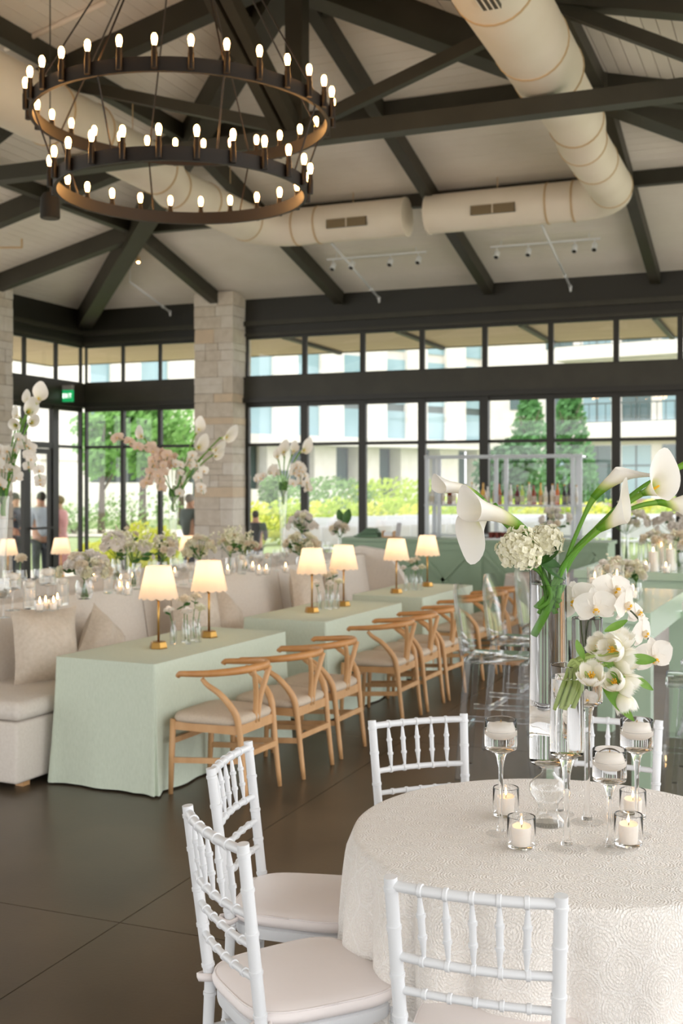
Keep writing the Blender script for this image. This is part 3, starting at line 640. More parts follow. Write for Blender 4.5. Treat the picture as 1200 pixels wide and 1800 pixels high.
person('man in a dark suit facing right outside the left glass door', at0(27, 21.3), -1.2, suit, suit, hd, 1.68)
person('man in a pale waistcoat outside the left glass door leaf', at0(72, 20.4), 1.2, shirt, suit2, hd, 1.7, arm=.25)
person('person in a pink dress beside the man in the pale waistcoat', at0(104, 21.3), 1.7, pink, pink, hb, 1.62, dress=True)
person('grey-haired person in a dark green jacket beside the stone pier', at0(334, 20.8), -.4, green_, suit, hg, 1.66)
person('person in a dark coat standing behind the pier edge mullion', at0(449, 20.6), .3, suit, suit2, hd, 1.36)
p = P(666, 853, 66); person('person in a navy top and blue jeans on the far path', (p.x, p.y, gz(0, p.y)), 2.6, navy, jean, hb, 1.65)

# ------------------------------------------------------------------ banquette, green tables, wishbone chairs
RT = radians(-2.75)
def lx(y): return .048 * (y - 5.6)                                 # the row drifts right with distance
def rbox(a, b, r=.03, j=0, seg=3):
    """box with rounded edges (superellipse-like rings along z)"""
    m = MB(); (x0, y0, z0), (x1, y1, z1) = a, b; rings = []
    def rr(ins, z):
        out = []; q = max(r - ins, .004)
        for cx, cy, a0 in ((x1 - r, y1 - r, 0), (x0 + r, y1 - r, 90), (x0 + r, y0 + r, 180), (x1 - r, y0 + r, 270)):
            for k in range(seg + 1):
                t = radians(a0 + 90 * k / seg); out.append((cx + q * cos(t), cy + q * sin(t), z))
        return out
    for k in range(seg + 1): t = pi / 2 * k / seg; rings.append(rr(r * (1 - sin(t)), z0 + r * (1 - cos(t))))
    for k in range(seg + 1): t = pi / 2 * k / seg; rings.append(rr(r * (1 - cos(t)), z1 - r * (1 - sin(t))))
    return m.loft(rings)
for k, (y0, ln) in enumerate(((5.47, 2.3), (7.77, 2.3), (10.07, 2.15))):
    o = thing('banquette', ('nearest ivory linen banquette section with two pillows at its near end', 'middle ivory linen banquette section behind the second green table', 'farthest ivory linen banquette section with a raised far end')[k], 'sofa', (-4.26 + lx(y0), y0, 0), RT, 'ivory banquette sections')
    rbox((-.92, .004, .04), (0, ln - .004, .4), .02).obj('base', M_['linen'], o, 40)
    rbox((-.66, .006, .405), (.015, ln - .006, .52), .045).obj('seat_cushion', M_['linen'], o, 50)
    bk = MB(); sec = [(-.95, .4), (-.95, .99), (-.93, 1.015), (-.76, 1.02), (-.72, 1.0), (-.64, .52), (-.62, .4)]
    bk.loft([[(x, y, z) for x, z in sec] for y in (.006, .03, ln / 2, ln - .03, ln - .006)]).obj('backrest', M_['linen'], o, 35)
    for y in (.15, ln - .15):
        for x in (-.85, -.08): MB().box((x, y, .02), (.06, .06, .04)).obj('foot', M_['oak'], o)
    if k == 2: bk = MB().loft([[(x, y, z) for x, z in ((-.95, .4), (-.95, 1.06), (-.8, 1.1), (-.45, 1.05), (-.25, .75), (-.15, .52), (-.15, .4))] for y in (ln - .004, ln + .12)]).obj('end_arm', M_['linen'], o, 35)
def pillow(label, loc, rot, s=.46):
    b = MB()
    def side(sg):
        def f(u, v):
            x, y = 2 * u - 1, 2 * v - 1; q = (1 - abs(x) ** 3.2) * (1 - abs(y) ** 3.2); cr = 1 + .1 * (abs(x * y)) ** 3 - .05 * (1 - min(1, abs(x) ** 6 + abs(y) ** 6))
            return V((x * s / 2 * cr, sg * .115 * max(q, 0) ** .62 + .008 * sin(7 * x + 3 * y) * q, y * s / 2 * cr + s / 2))
        return f
    b.grid(side(1), 14, 14); b2 = MB().grid(side(-1), 14, 14); b.add(b2.v, [q[::-1] for q in b2.f])
    o = b.obj('throw_pillow', M_['pillow'], None, True); o.location = loc; o.rotation_euler = rot; tag(o, label, 'pillow', 'satin pillows on the banquette')
pillow('large beige satin pillow nearest on the banquette', (-4.58, 6.2, .515), (radians(-12), radians(4), radians(70)), .47)
pillow('beige scale-patterned pillow standing on its corner behind the nearest pillow', (-4.66, 6.85, .5), (radians(-14), radians(40), radians(80)), .4)
pillow('beige satin pillow behind the bud vases of the nearest table', (-4.46, 8.0, .515), (radians(-14), radians(5), radians(70)), .47)
pillow('beige pillow tilted on its corner between first and second green tables', (-4.5, 8.5, .5), (radians(-16), radians(38), radians(84)), .4)
pillow('grey-beige pillow behind the second table lamps', (-4.36, 10.0, .515), (radians(-14), radians(8), radians(75)), .46)
pillow('grey-beige pillow tilted beside the second table lamps', (-4.36, 10.55, .5), (radians(-16), radians(36), radians(85)), .4)

def cloth_table(label, x, y, wx, wy, tlabel):
    """trestle table under a floor-length cloth; x, y = near right corner"""
    o = thing('banquet_table', tlabel, 'table', (x, y, 0), RT, 'green clothed tables')
    MB().b2((-wx + .01, .01, .71), (-.01, wy - .01, .745)).obj('tabletop', M_['oak'], o)
    for ax in (-wx + .08, -.08):
        for ay in (.12, wy - .12): MB().tube([(ax, ay, 0), (ax, ay, .71)], .02, 8).obj('leg', M_['frame'], o)
    per = []                                                       # perimeter stations: point, outward normal, corner weight
    def edge(p, q, nrm, n):
        for k in range(n):
            t = k / n; per.append((V(p).lerp(V(q), t), V(nrm), 0, t))
    r = .02
    cs = [((-r, r), 270), ((-r, wy - r), 0), ((-wx + r, wy - r), 90), ((-wx + r, r), 180)]
    for i, (c, a0) in enumerate(cs):
        for k in range(9):
            a = radians(a0 + 90 * k / 8); nn = V((cos(a), sin(a), 0)); per.append((V((c[0], c[1], 0)) + nn * r, nn, 1 - abs(k - 4) / 4 * .75, k / 8))
        c2, a2 = cs[(i + 1) % 4]; a = radians(a0 + 90); nn = V((cos(a), sin(a), 0)); p = V((c[0], c[1], 0)) + nn * r; q = V((c2[0], c2[1], 0)) + nn * r
        n = 22 if i % 2 == 0 else 12
        for k in range(1, n): per.append((p.lerp(q, k / n), nn, 0, k / n))
    rings = []
    for z, f in ((.766, -.012), (.765, 0), (.758, .006), (.74, .01), (.6, .1), (.42, .3), (.22, .6), (.06, .92), (.012, 1.0)):
        rg = []
        for i, (p, nn, cw, t) in enumerate(per):
            if f < 0: rg.append((p.x - nn.x * .02, p.y - nn.y * .02, z)); continue
            fl_ = .014 * f + cw * .045 * f ** .9
            if cw == 0:
                d = min(t, 1 - t); fl_ += -.035 * f * math.exp(-(d / .07) ** 2) + .012 * f * sin(i * 1.15 + x * 7) * (1 if d > .1 else 0)
            else: fl_ += -.03 * f * (abs(t - .5) < .07)
            rg.append((p.x + nn.x * fl_, p.y + nn.y * fl_, z))
        rings.append(rg)
    m = MB().loft(rings, True, False); m.f.append(tuple(range(len(per)))[::-1][::-1])
    ob = m.obj('tablecloth', M_['green'], None, 50); ob.location = (x, y, 0); ob.rotation_euler = (0, 0, RT); tag(ob, label, 'tablecloth', 'sage green tablecloths')
GT = ((-3.46, 5.72, 1.64), (-3.335, 7.97, 1.56), (-3.225, 10.02, 1.46))
for k, (x, y, l) in enumerate(GT):
    nm = ('nearest', 'second', 'third')[k]
    cloth_table('floor-length sage green cloth on the %s banquette table' % nm, x, y - .03, .72, l, '%s rectangular table hidden under its sage green cloth' % nm)

def wishbone():
    o = thing('wishbone_chair', '', 'chair')
    for s in (-1, 1):
        MB().tube([(-.235, s * .215, 0), (-.225, s * .218, .25), (-.215, s * .22, .44)], [.014, .018, .019], 10).obj('leg', M_['oak'], o, True)
        MB().tube(bez([(.265, s * .2, 0), (.235, s * .2, .25), (.215, s * .205, .43), (.19, s * .22, .52), (.115, s * .24, .61), (.035, s * .25, .66), (.0, s * .252, .695)], 16), [.013, .015, .016, .017, .018, .019, .02, .021, .021, .02, .019, .018, .017, .016, .015, .014, .013], 10).obj('leg', M_['oak'], o, True)
        MB().beam((-.22, s * .218, .2), (.245, s * .2, .235), .014, .032).obj('stretcher', M_['oak'], o)
        MB().beam((-.215, s * .215, .405), (.215, s * .2, .405), .02, .05).obj('seat_rail', M_['oak'], o)
        MB().tube(bez([(.212, s * .016, .42), (.225, s * .022, .55), (.243, s * .06, .66), (.25, s * .095, .735)], 8), [.012] * 9, 8, 1.5).obj('splat', M_['oak'], o, True)
    MB().beam((-.215, -.22, .405), (-.215, .22, .405), .02, .05).obj('seat_rail', M_['oak'], o); MB().beam((.212, -.2, .405), (.212, .2, .405), .02, .055).obj('seat_rail', M_['oak'], o)
    MB().beam((-.225, -.22, .31), (-.225, .22, .31), .014, .032).obj('stretcher', M_['oak'], o); MB().beam((.242, -.2, .26), (.242, .2, .26), .014, .032).obj('stretcher', M_['oak'], o)
    rp = []
    for k in range(25):
        a = radians(-118 + 236 * k / 24); rp.append((-.0 + .25 * cos(a) + .0 if abs(a) < radians(90) else .0 + .25 * cos(a) * 1.25, .262 * sin(a) if abs(a) < pi / 2 else .262 * (1 if a > 0 else -1) * (1 - .03 * (abs(a) - pi / 2)), .70 + .045 * (.5 + .5 * cos(a))))
    rp = [(-.16, -.255, .695)] + rp + [(-.16, .255, .695)]
    n = len(rp); MB().tube(bez(rp, 50), [.013 + .006 * sin(pi * k / 50) for k in range(51)], 10, 1.25).obj('arm_rail', M_['oakrail'], o, True)
    def ring(ins, z):
        out = []
        for k in range(40):
            a = 2 * pi * k / 40; c, s = cos(a), sin(a); e = .35; x = abs(c) ** e * (1 if c > 0 else -1); y = abs(s) ** e * (1 if s > 0 else -1)
            wd = (.235 - .015 * x) - ins; out.append((x * (.225 - ins), y * wd, z))
        return out
    MB().loft([ring(.02, .425), ring(.0, .435), ring(-.004, .452), ring(.002, .47), ring(.02, .482), ring(.08, .488), ring(.16, .489)]).obj('seat_cushion', M_['seat'], o, True)
    return o
wb = wishbone(); used = False
W3 = ('nearest', 'middle', 'farthest')
for k, ys_ in enumerate(((5.985, 6.585, 7.14), (8.3, 8.84, 9.37), (10.42, 10.93, 11.38))):
    for j, y in enumerate(ys_):
        x = (-3.165, -3.075, -3.06, -3.03, -3.01, -2.98, -2.97, -2.94, -2.92)[k * 3 + j]
        lab = '%s light oak wishbone chair at the %s green table' % (W3[j], ('nearest', 'second', 'third')[k])
        if not used: c = wb; c.location = (x, y, 0); c.rotation_euler = (0, 0, RT); c['label'] = lab; c['group'] = 'oak wishbone chairs'; used = True
        else: dup(wb, (x, y, 0), RT + random.uniform(-.04, .04), lab, 'oak wishbone chairs')

# table lamps: brass hexagonal base, slim stem, scalloped shade lit from inside
def table_lamp(loc, label, group, first=None):
    if first: 
        c = dup(first, loc, None, label, group)
    else:
        c = thing('table_lamp', label, 'lamp', loc, .2, group)
        MB().lathe([(0, 0), (.058, 0), (.058, .008), (.05, .04), (.046, .044), (0, .045)], 6).obj('base', M_['brass'], c)
        MB().tube([(0, 0, .044), (0, 0, .34)], .0075, 10).obj('stem', M_['brass'], c, True)
        MB().lathe([(0, .30), (.012, .3), (.016, .315), (.012, .33), (0, .33)], 10).obj('collar', M_['brass'], c, True)
        N = 56; rg = [[], [], []]
        for k in range(N):
            a = 2 * pi * k / N; sc_ = .012 * (abs(sin(a * 7)) - .5)
            rg[0].append((.08 * cos(a), .08 * sin(a), .52)); rg[1].append((.1025 * cos(a), .1025 * sin(a), .42)); rg[2].append((.126 * cos(a), .126 * sin(a), .318 - sc_))
        MB().loft(rg, True, False).obj('shade', M_['shade'], c, True)
        MB().ell((0, 0, .405), (.018, .018, .026), 10, 7).obj('bulb', mat('lamp_bulb', 'ffe0b0', .5, emit='ffd9a0', es=1.5), c, True)
        MB().tube([(0, 0, .34), (0, 0, .385)], .01, 8).obj('bulb_holder', M_['brass'], c)
    li = bpy.data.lights.new('lamp_light', 'POINT'); li.energy = LAMPW; li.color = (1, .72, .45); li.shadow_soft_size = .03
    lo = bpy.data.objects.new('lamp_light', li); COL.objects.link(lo); lo.parent = c; lo.location = (0, 0, .44)
    return c
lamp0 = None
for k, (x, y) in enumerate(((-3.775, 6.25), (-3.73, 6.83), (-3.685, 8.48), (-3.625, 9.02), (-3.595, 10.3), (-3.54, 11.1))):
    l = table_lamp((x, y, .768), '%s scalloped-shade brass lamp on the %s green table' % (('nearer', 'farther')[k % 2], ('nearest', 'second', 'third')[k // 2]), 'lamps on the green tables', lamp0)
    lamp0 = lamp0 or l
# ------------------------------------------------------------------ white chiavari chairs and round table
def knuckle(p0, p1, r0, r1, ts, rb=.0035, seg=10, bow=V((0, 0, 0)), ends=False, spind=False):
    p0, p1 = V(p0), V(p1); L = (p1 - p0).length; pts = []; rr = []
    st = [0, 1] + ([.05, .95] if spind else [])
    for t in ts: e = .001 / L; st += [t - e * 5.6, t - e * 4.2, t, t + e * 4.2, t + e * 5.6]
    st += [.25, .5, .75]
    for t in sorted(set(max(0, min(1, q)) for q in st)):
        r = r0 + (r1 - r0) * t
        if spind: r = r0 * (.45 + .55 * min(1, min(t, 1 - t) / .3))
        for q in ts:
            d = abs(t - q) * L
            if d < .005: r += rb
        pts.append(p0.lerp(p1, t) + bow * (4 * t * (1 - t))); rr.append(r)
    return MB().tube(pts, rr, seg)
def chiavari():
    o = thing('chiavari_chair', '', 'chair'); W = M_['white']
    pz = lambda z: (-.2 - .06 * max(0, z - .43) / .49 - (.025 * (1 - z / .43) if z < .43 else 0))    # rear post y at height z
    px = lambda z: .172 + .018 * max(0, z - .43) / .49
    for s in (-1, 1):
        m = knuckle((s * .172, pz(.43), .43), (s * px(.92), pz(.92), .92), .0165, .0155, (.1, .33, .53, .76, .945), .0022, 14)
        m.add(*(lambda t: (t.v, t.f))(knuckle((s * .168, pz(0), 0), (s * .172, pz(.43), .43), .0125, .0165, (.3, .62, .93), .0022, 14)))
        m.obj('rear_post', W, o, 50)
        knuckle((s * .19, .19, 0), (s * .19, .18, .425), .0125, .0165, (.25, .55, .9), .003, 12).obj('front_leg', W, o, 50)
        for z in (.2, .3): knuckle((s * .18, pz(z), z), (s * .19, .185, z), .009, .009, (.15, .5, .85), .003, 8).obj('stretcher', W, o, 50)
    knuckle((-.19, .185, .25), (.19, .185, .25), .009, .009, (.2, .5, .8), .003, 8).obj('stretcher', W, o, 50); knuckle((-.17, pz(.25), .25), (.17, pz(.25), .25), .009, .009, (.2, .5, .8), .003, 8).obj('stretcher', W, o, 50)
    xs_ = [-.118 + .059 * k for k in range(5)]
    for i, (z, r) in enumerate(((.9, .0125), (.735, .0105), (.655, .0095), (.57, .0095))):
        bow = V((0, -.022 if i < 2 else -.012, 0)); x = px(z) - .008
        ts = [(q + x) / (2 * x) for q in xs_] if i < 2 else (.16, .33, .5, .67, .84)
        knuckle((-x, pz(z), z), (x, pz(z), z), r, r, ts, .003, 12, bow).obj('back_rail', W, o, 50)
    for q in xs_:
        b = -.022 * (1 - (q / .18) ** 2)
        knuckle((q * 1.02, pz(.9) + b, .893), (q * .97, pz(.735) + b, .74), .0085, .0085, (.33, .66), .0025, 10, spind=True).obj('spindle', W, o, 50)
    def outline(ins, z, n=48):
        out = []
        for k in range(n):
            a = 2 * pi * k / n; c, s = cos(a), sin(a); e = .5; x = abs(c) ** e * (1 if c > 0 else -1); y = abs(s) ** e * (1 if s > 0 else -1)
            wd = .195 + .014 * y; out.append((x * (wd - ins), -.005 + y * (.205 - ins), z))
        return out
    MB().loft([outline(0, .40), outline(-.002, .41), outline(-.002, .432), outline(.012, .44)]).obj('seat_frame', W, o, 50)
    c = MB().loft([outline(.012, .438), outline(-.004, .443), outline(-.012, .452), outline(-.014, .462), outline(-.01, .473), outline(-.002, .480), outline(.03, .488), outline(.1, .494), outline(.17, .495)]).obj('seat_cushion', M_['cushion'], o, True)
    MB().tube([V(p) for p in outline(-.007, .477)] + [V(outline(-.007, .477)[0])], .0028, 6).obj('piping', M_['cushion'], c, True)
    for s in (-1, 1): MB().tube(bez([(s * .15, -.2, .45), (s * .172, -.235, .45), (s * .195, -.2, .445), (s * .17, -.18, .45)], 10), .006, 6, 2).obj('cushion_tie', M_['cushion'], c, True)
    return o
T = V((-.667, 3.411, 0)); cv = chiavari(); first = True
def chv(deg, dist, turn, label):
    global first
    a = radians(deg); p = T + V((cos(a), sin(a), 0)) * (dist - .26); rz = a + pi / 2 + radians(turn)
    p = T + V((cos(a), sin(a), 0)) * dist + V((-sin(rz), cos(rz), 0)) * .26        # dist measured to the top of the back
    if first: cv.location = p; cv.rotation_euler = (0, 0, rz); cv['label'] = label; cv['group'] = 'white chairs around the lace table'; first = False
    else: dup(cv, p, rz, label, 'white chairs around the lace table')
chv(-90, .985, 3.8, 'white bamboo-style chair in front of the lace table, back to camera')
chv(226.5, 1.09, 4, 'white bamboo-style chair at the left front of the lace table with its whole cushion showing')
chv(185, 1.07, 4, 'white bamboo-style chair at the left of the lace table, before the green cloth')
chv(134, .98, -2, 'white bamboo-style chair behind the lace table left of the glass stems')
chv(91, .98, 0, 'white bamboo-style chair behind the lace table, partly hidden by tulips')
chv(-45, 1.02, 0, 'white bamboo-style chair whose cushion just shows at the lower right corner')
# round table and lace cloth
o = thing('round_table', 'round table hidden under the white lace cloth', 'table', T)
MB().lathe([(0, .71), (.6, .71), (.61, .735), (.6, .75), (0, .75)], 48).obj('tabletop', M_['oak'], o)
MB().lathe([(0, 0), (.26, 0), (.26, .03), (.05, .06), (.04, .71), (0, .71)], 24).obj('pedestal', M_['frame'], o, 40)
m = MB(); uv = []; NU = 240; NV = 26; R0 = .628
prof = [(k / 10 * (R0 - .02), .762, 0) for k in range(11)] + [(R0 - .012, .7615, 0), (R0 - .004, .758, 0), (R0, .75, 0)] + [(R0 + .002, .74 - (k / 14) * .735, k / 14) for k in range(1, 15)]
sacc = 0; prev = None
for (r, z, f) in prof:
    if prev: sacc += hypot(r - prev[0], z - prev[1])
    prev = (r, z)
    for k in range(NU):
        a = 2 * pi * k / NU
        fold = abs(sin(8 * a + 1.1 * sin(3 * a) + .4)) ** .75
        d = f ** .42 * (-.028 + .1 * fold + .008 * sin(29 * a)) if f > 0 else 0
        m.v.append(((r + d) * cos(a), (r + d) * sin(a), z)); uv.append((sacc * cos(a), sacc * sin(a)))
for j in range(len(prof) - 1):
    for k in range(NU): k2 = (k + 1) % NU; m.f.append((j * NU + k, j * NU + k2, (j + 1) * NU + k2, (j + 1) * NU + k)[::-1])
m.uv = uv
lc = m.obj('lace_tablecloth', M_['lace'], None, True); lc.location = T; tag(lc, 'white lace cloth draped over the round table in the foreground', 'tablecloth')
# ------------------------------------------------------------------ bar, back shelf
BX0, BX1, BY = -5.72, -2.2, 14.12
o = thing('bar_counter', 'long sage green panelled bar in front of the far windows', 'bar', (BX0, BY, 0)); L = BX1 - BX0
MB().b2((0, .03, .0), (L, .62, 1.06)).obj('carcass', M_['sage'], o); MB().b2((-.02, -.02, 1.06), (L + .02, .66, 1.1)).obj('countertop', M_['sage'], o)
MB().b2((0, .0, 0), (L, .035, .1)).obj('plinth', M_['sage'], o)
xs_ = [0, .16, .95, 1.15, 2.35, 2.55, 3.36, L]
for a, b in ((0, .2), (.9, 1.06), (1.78, 1.94), (2.66, 2.82), (L - .16, L)): MB().b2((a, .012, .1), (b, .035, 1.06)).obj('stile', M_['sage'], o)
for a, b in ((.2, .9), (1.06, 1.78), (1.94, 2.66), (2.82, L - .16)):
    MB().b2((a, .012, .96), (b, .035, 1.06)).obj('panel_rail', M_['sage'], o); MB().b2((a, .012, .1), (b, .035, .2)).obj('panel_rail', M_['sage'], o)
    for z0, z1 in ((.2, .96), (.96, .2)): MB().beam((a, .022, z0), (b, .022, z1), .05, .02, (0, 1, 0)).obj('crossbuck', M_['sage'], o)
o = thing('bar_shelf', 'tall clear acrylic shelf with bottles behind the green bar', 'shelf', (-4.9, 15.35, 0)); SX = 2.15
for x in (0, .18, 1.0, 1.14, 2.05, SX):
    for y in ((0, .35) if x in (0, 2.05) else (0,)): MB().b2((x - .025, y - .025, 0), (x + .025, y + .025, 2.19)).obj('post', mat('frosted_acrylic', 'd9dde2', .2, tr=.3) if x == 0 and y == 0 else bpy.data.materials['frosted_acrylic'], o)
for z in (1.1, 1.52, 2.19): MB().b2((-.03, -.03, z - .012), (SX + .03, .38, z + .012)).obj('shelf_board', M_['gthin'] if z > 2 else bpy.data.materials['frosted_acrylic'], o)
MB().b2((-.03, -.03, 2.17), (SX + .03, -.0, 2.22)).obj('top_rail', bpy.data.materials['frosted_acrylic'], o)
bot = [('8a3c1c', 'brown'), ('2f5a34', 'green'), ('c8641a', 'amber'), ('e07a10', 'orange'), ('e9e6df', 'clear'), ('d8d4c8', 'white'), ('6a2a34', 'red'), ('a9c24a', 'lime'), ('e2b052', 'gold'), ('3a3a40', 'black')]
bm = [mat('liquor_' + n, c, .12, coat=.5) for c, n in bot]
for k in range(26):
    x = -4.85 + k * .081; mi = (4, 1, 5, 0, 4, 2, 3, 5, 4, 8, 4, 5, 2, 3, 4, 6, 7, 4, 0, 8, 5, 4, 2, 9, 9, 4)[k]; h = .27 + .05 * ((k * 7) % 5) / 5; r = .03 + .006 * (k % 3 == 0)
    o = thing('liquor_bottle', '%s %s bottle from the left on the acrylic bar shelf' % (nth(bot[mi][1] + 'b'), bot[mi][1]), 'bottle', (x, 15.42 + .06 * (k % 2), 1.532), 0, '%s bottles on the acrylic shelf' % bot[mi][1])
    MB().lathe([(0, 0), (r, 0), (r, h * .58), (r * .4, h * .74), (r * .36, h * .95), (0, h * .95)], 12).obj('bottle_body', bm[mi], o, 40)
    MB().lathe([(r * .42, h * .93), (r * .42, h), (0, h)], 10).obj('cap', M_['brass'] if k % 2 else M_['frame'], o)
    MB().lathe([(r * 1.02, h * .15), (r * 1.02, h * .42)], 12).obj('paper_label', M_['petalc'], o)
# things on the bar
o = thing('napkin_stack', 'folded green napkins piled at the left end of the bar', 'napkins', (-5.42, 14.4, 1.1))
for k in range(5): MB().box((.01 * k, 0, .012 + .024 * k), (.34 - .05 * k, .24 - .03 * k, .022), j=.006).obj('napkin', mat('napkin_green', '5f7b62', .8) if k == 0 else bpy.data.materials['napkin_green'], o)
o = thing('menu_stand', 'pale menu card leaning on a stand on the bar', 'menu', (-4.98, 14.35, 1.1)); MB().box((0, 0, .1), (.06, .02, .2), Matrix.Rotation(.15, 3, 'Y')).obj('menu_card', mat('menu_grey', 'b5b3b6', .6), o); MB().box((0, 0, .006), (.1, .08, .012)).obj('base', M_['oak'], o)
o = thing('napkin_caddy', 'small wooden caddy beside the menu card on the bar', 'caddy', (-5.12, 14.38, 1.1)); MB().b2((-.08, -.06, 0), (.08, .06, .02)).obj('caddy_base', M_['oak'], o)
for s in (-1, 1): MB().b2((s * .08 - .006, -.06, 0), (s * .08 + .006, .06, .09)).obj('caddy_side', M_['oak'], o)
MB().b2((-.06, -.05, .02), (.06, .05, .075)).obj('napkins', M_['white'], o)
o = thing('glass_tray', 'tray of dark red drinks behind the calla lilies on the bar', 'tray', (-3.55, 14.4, 1.1)); MB().b2((-.22, -.14, 0), (.22, .14, .02)).obj('tray', M_['white'], o)
for i in range(5):
    for j in range(2): g = MB().lathe([(.0, .0), (.026, 0), (.032, .075), (0, .075)], 10, (-.17 + .085 * i, -.06 + .11 * j, .02)).obj('drink', mat('red_drink', '6a2f28', .2) if i + j == 0 else bpy.data.materials['red_drink'], o, 40)
# ------------------------------------------------------------------ console behind the banquette, low side tables, high tables at the right
o = thing('console_table', 'long white-clothed high table right behind the banquette', 'table', (-5.28, 5.0, 0), RT)
MB().b2((-.78, 0, .985), (0, 7.4, 1.0)).obj('tabletop', M_['oak'], o)
for x in (-.72, -.06):
    for y in (.1, 3.7, 7.3): MB().tube([(x, y, 0), (x, y, .985)], .022, 8).obj('leg', M_['frame'], o)
m = MB().loft([[(-.79, -.01, z), (.01, -.01, z), (.01, 7.41, z), (-.79, 7.41, z)] if f == 0 else [(-.79 - f, -.01 - f, z), (.01 + f * .3, -.01 - f, z), (.01 + f * .3, 7.41 + f, z), (-.79 - f, 7.41 + f, z)] for z, f in ((1.008, 0), (.99, .004), (.5, .02), (.03, .04))], True, False); m.f.append((0, 1, 2, 3))
ob = m.obj('console_cloth', M_['linen'], None); ob.location = (-5.28, 5.0, 0); ob.rotation_euler = (0, 0, RT); tag(ob, 'white cloth over the long table behind the banquette', 'tablecloth')
def low_table(px, d, label):
    p = P(px, 853, d); o = thing('side_table', label, 'table', (p.x, p.y, 0))
    MB().lathe([(0, .585), (.3, .585), (.3, .605), (0, .605)], 28).obj('tabletop', M_['white'], o); MB().tube([(0, 0, .02), (0, 0, .585)], .03, 10).obj('column', M_['white'], o); MB().lathe([(0, 0), (.2, 0), (.2, .02), (0, .02)], 20).obj('base', M_['white'], o)
    return V((p.x, p.y, .605))
for px, d, w in ((14, 14.3, 'far left behind the glasses'), (107, 14.6, 'behind the white bouquet of the console'), (330, 15.2, 'before the stone pier')):
    q = low_table(px, d, 'small white round table ' + w); table_lamp(q, 'glowing scalloped lamp ' + w, 'lamps behind the banquette', lamp0)
def high_table(x0, y0, x1, y1, label):
    o = thing('high_table', label, 'table', (x0, y0, 0), radians(-2)); X, Y = x1 - x0, y1 - y0; S = M_['sage2']
    MB().b2((0, 0, .98), (X, Y, 1.05)).obj('tabletop', S, o); MB().b2((.03, .03, .86), (X - .03, Y - .03, .98)).obj('apron', S, o)
    for x in (.0, X - .11):
        for y in (.0, Y - .11): MB().b2((x, y, 0), (x + .11, y + .11, .9)).obj('leg', S, o)
M_['sage2'] = mat('sage_gloss', 'a9bfa6', .25, coat=.3)
q = P(1144, 1077, 6.7); HT1 = (q.x - .62, q.y, q.x, q.y + 1.65); high_table(*HT1, 'high sage green table at right under the candles')
q2 = P(1290, 1014, 9.6); HT2 = (q2.x - 1.35, q2.y, q2.x, q2.y + 1.2); high_table(*HT2, 'second high sage green table farther back at right')
def ghost():
    o = thing('acrylic_barstool', '', 'stool'); A = M_['acrylic']
    rbox((-.2, -.2, .71), (.2, .2, .745), .016).obj('seat', A, o, 40)
    for sx_ in (-1, 1):
        for sy in (-1, 1): MB().loft([[(sx_ * a + dx, sy * b + dy, z) for dx, dy in ((-t, -t), (t, -t), (t, t), (-t, t))] for a, b, z, t in ((.215, .23, 0, .015), (.175, .175, .715, .02))]).obj('leg', A, o)
    for z, k in ((.28, .2), (.3, .205)): 
        MB().b2((-k, (-k if z < .29 else k) - .01, z - .015), (k, (-k if z < .29 else k) + .01, z + .015)).obj('foot_rail', A, o)
    for s in (-1, 1): MB().b2((s * .195 - .01, -.2, .36), (s * .195 + .01, .2, .39)).obj('foot_rail', A, o)
    def f(u, v):
        a = pi * (u - .5); z = .74 + v * .44; wd = .2 * sqrt(max(0, 1 - (max(0, v - .35) / .68) ** 2.4)); return V((wd * sin(a) * 1.05, -.2 - .035 * cos(a) - .06 * v, z))
    b = MB().grid(f, 16, 14); g = lambda u, v: f(u, v) + V((0, .012, 0)); b3 = MB().grid(g, 16, 14); b.add(b3.v, [q[::-1] for q in b3.f]); b.obj('backrest', A, o, True)
    return o
gh = ghost(); gf = True
for (x, y, rz, lab) in ((-1.74, 6.95, -pi / 2 + .1, 'clear acrylic barstool nearest the tall vase at the left of the high table'), (-1.76, 7.75, -pi / 2 - .05, 'clear acrylic barstool second along the left of the high table'), (-1.72, 8.5, -pi / 2, 'clear acrylic barstool far along the left side of the high table'),
                        (HT1[2] + .32, 6.55, pi / 2 + .1, 'clear acrylic barstool at the right side of the high table'), (HT1[2] + .34, 7.35, pi / 2, 'clear acrylic barstool farther at the right side of the high table')):
    if gf: gh.location = (x, y, 0); gh.rotation_euler = (0, 0, rz); gh['label'] = lab; gh['group'] = 'acrylic barstools'; gf = False
    else: dup(gh, (x, y, 0), rz, lab, 'acrylic barstools')

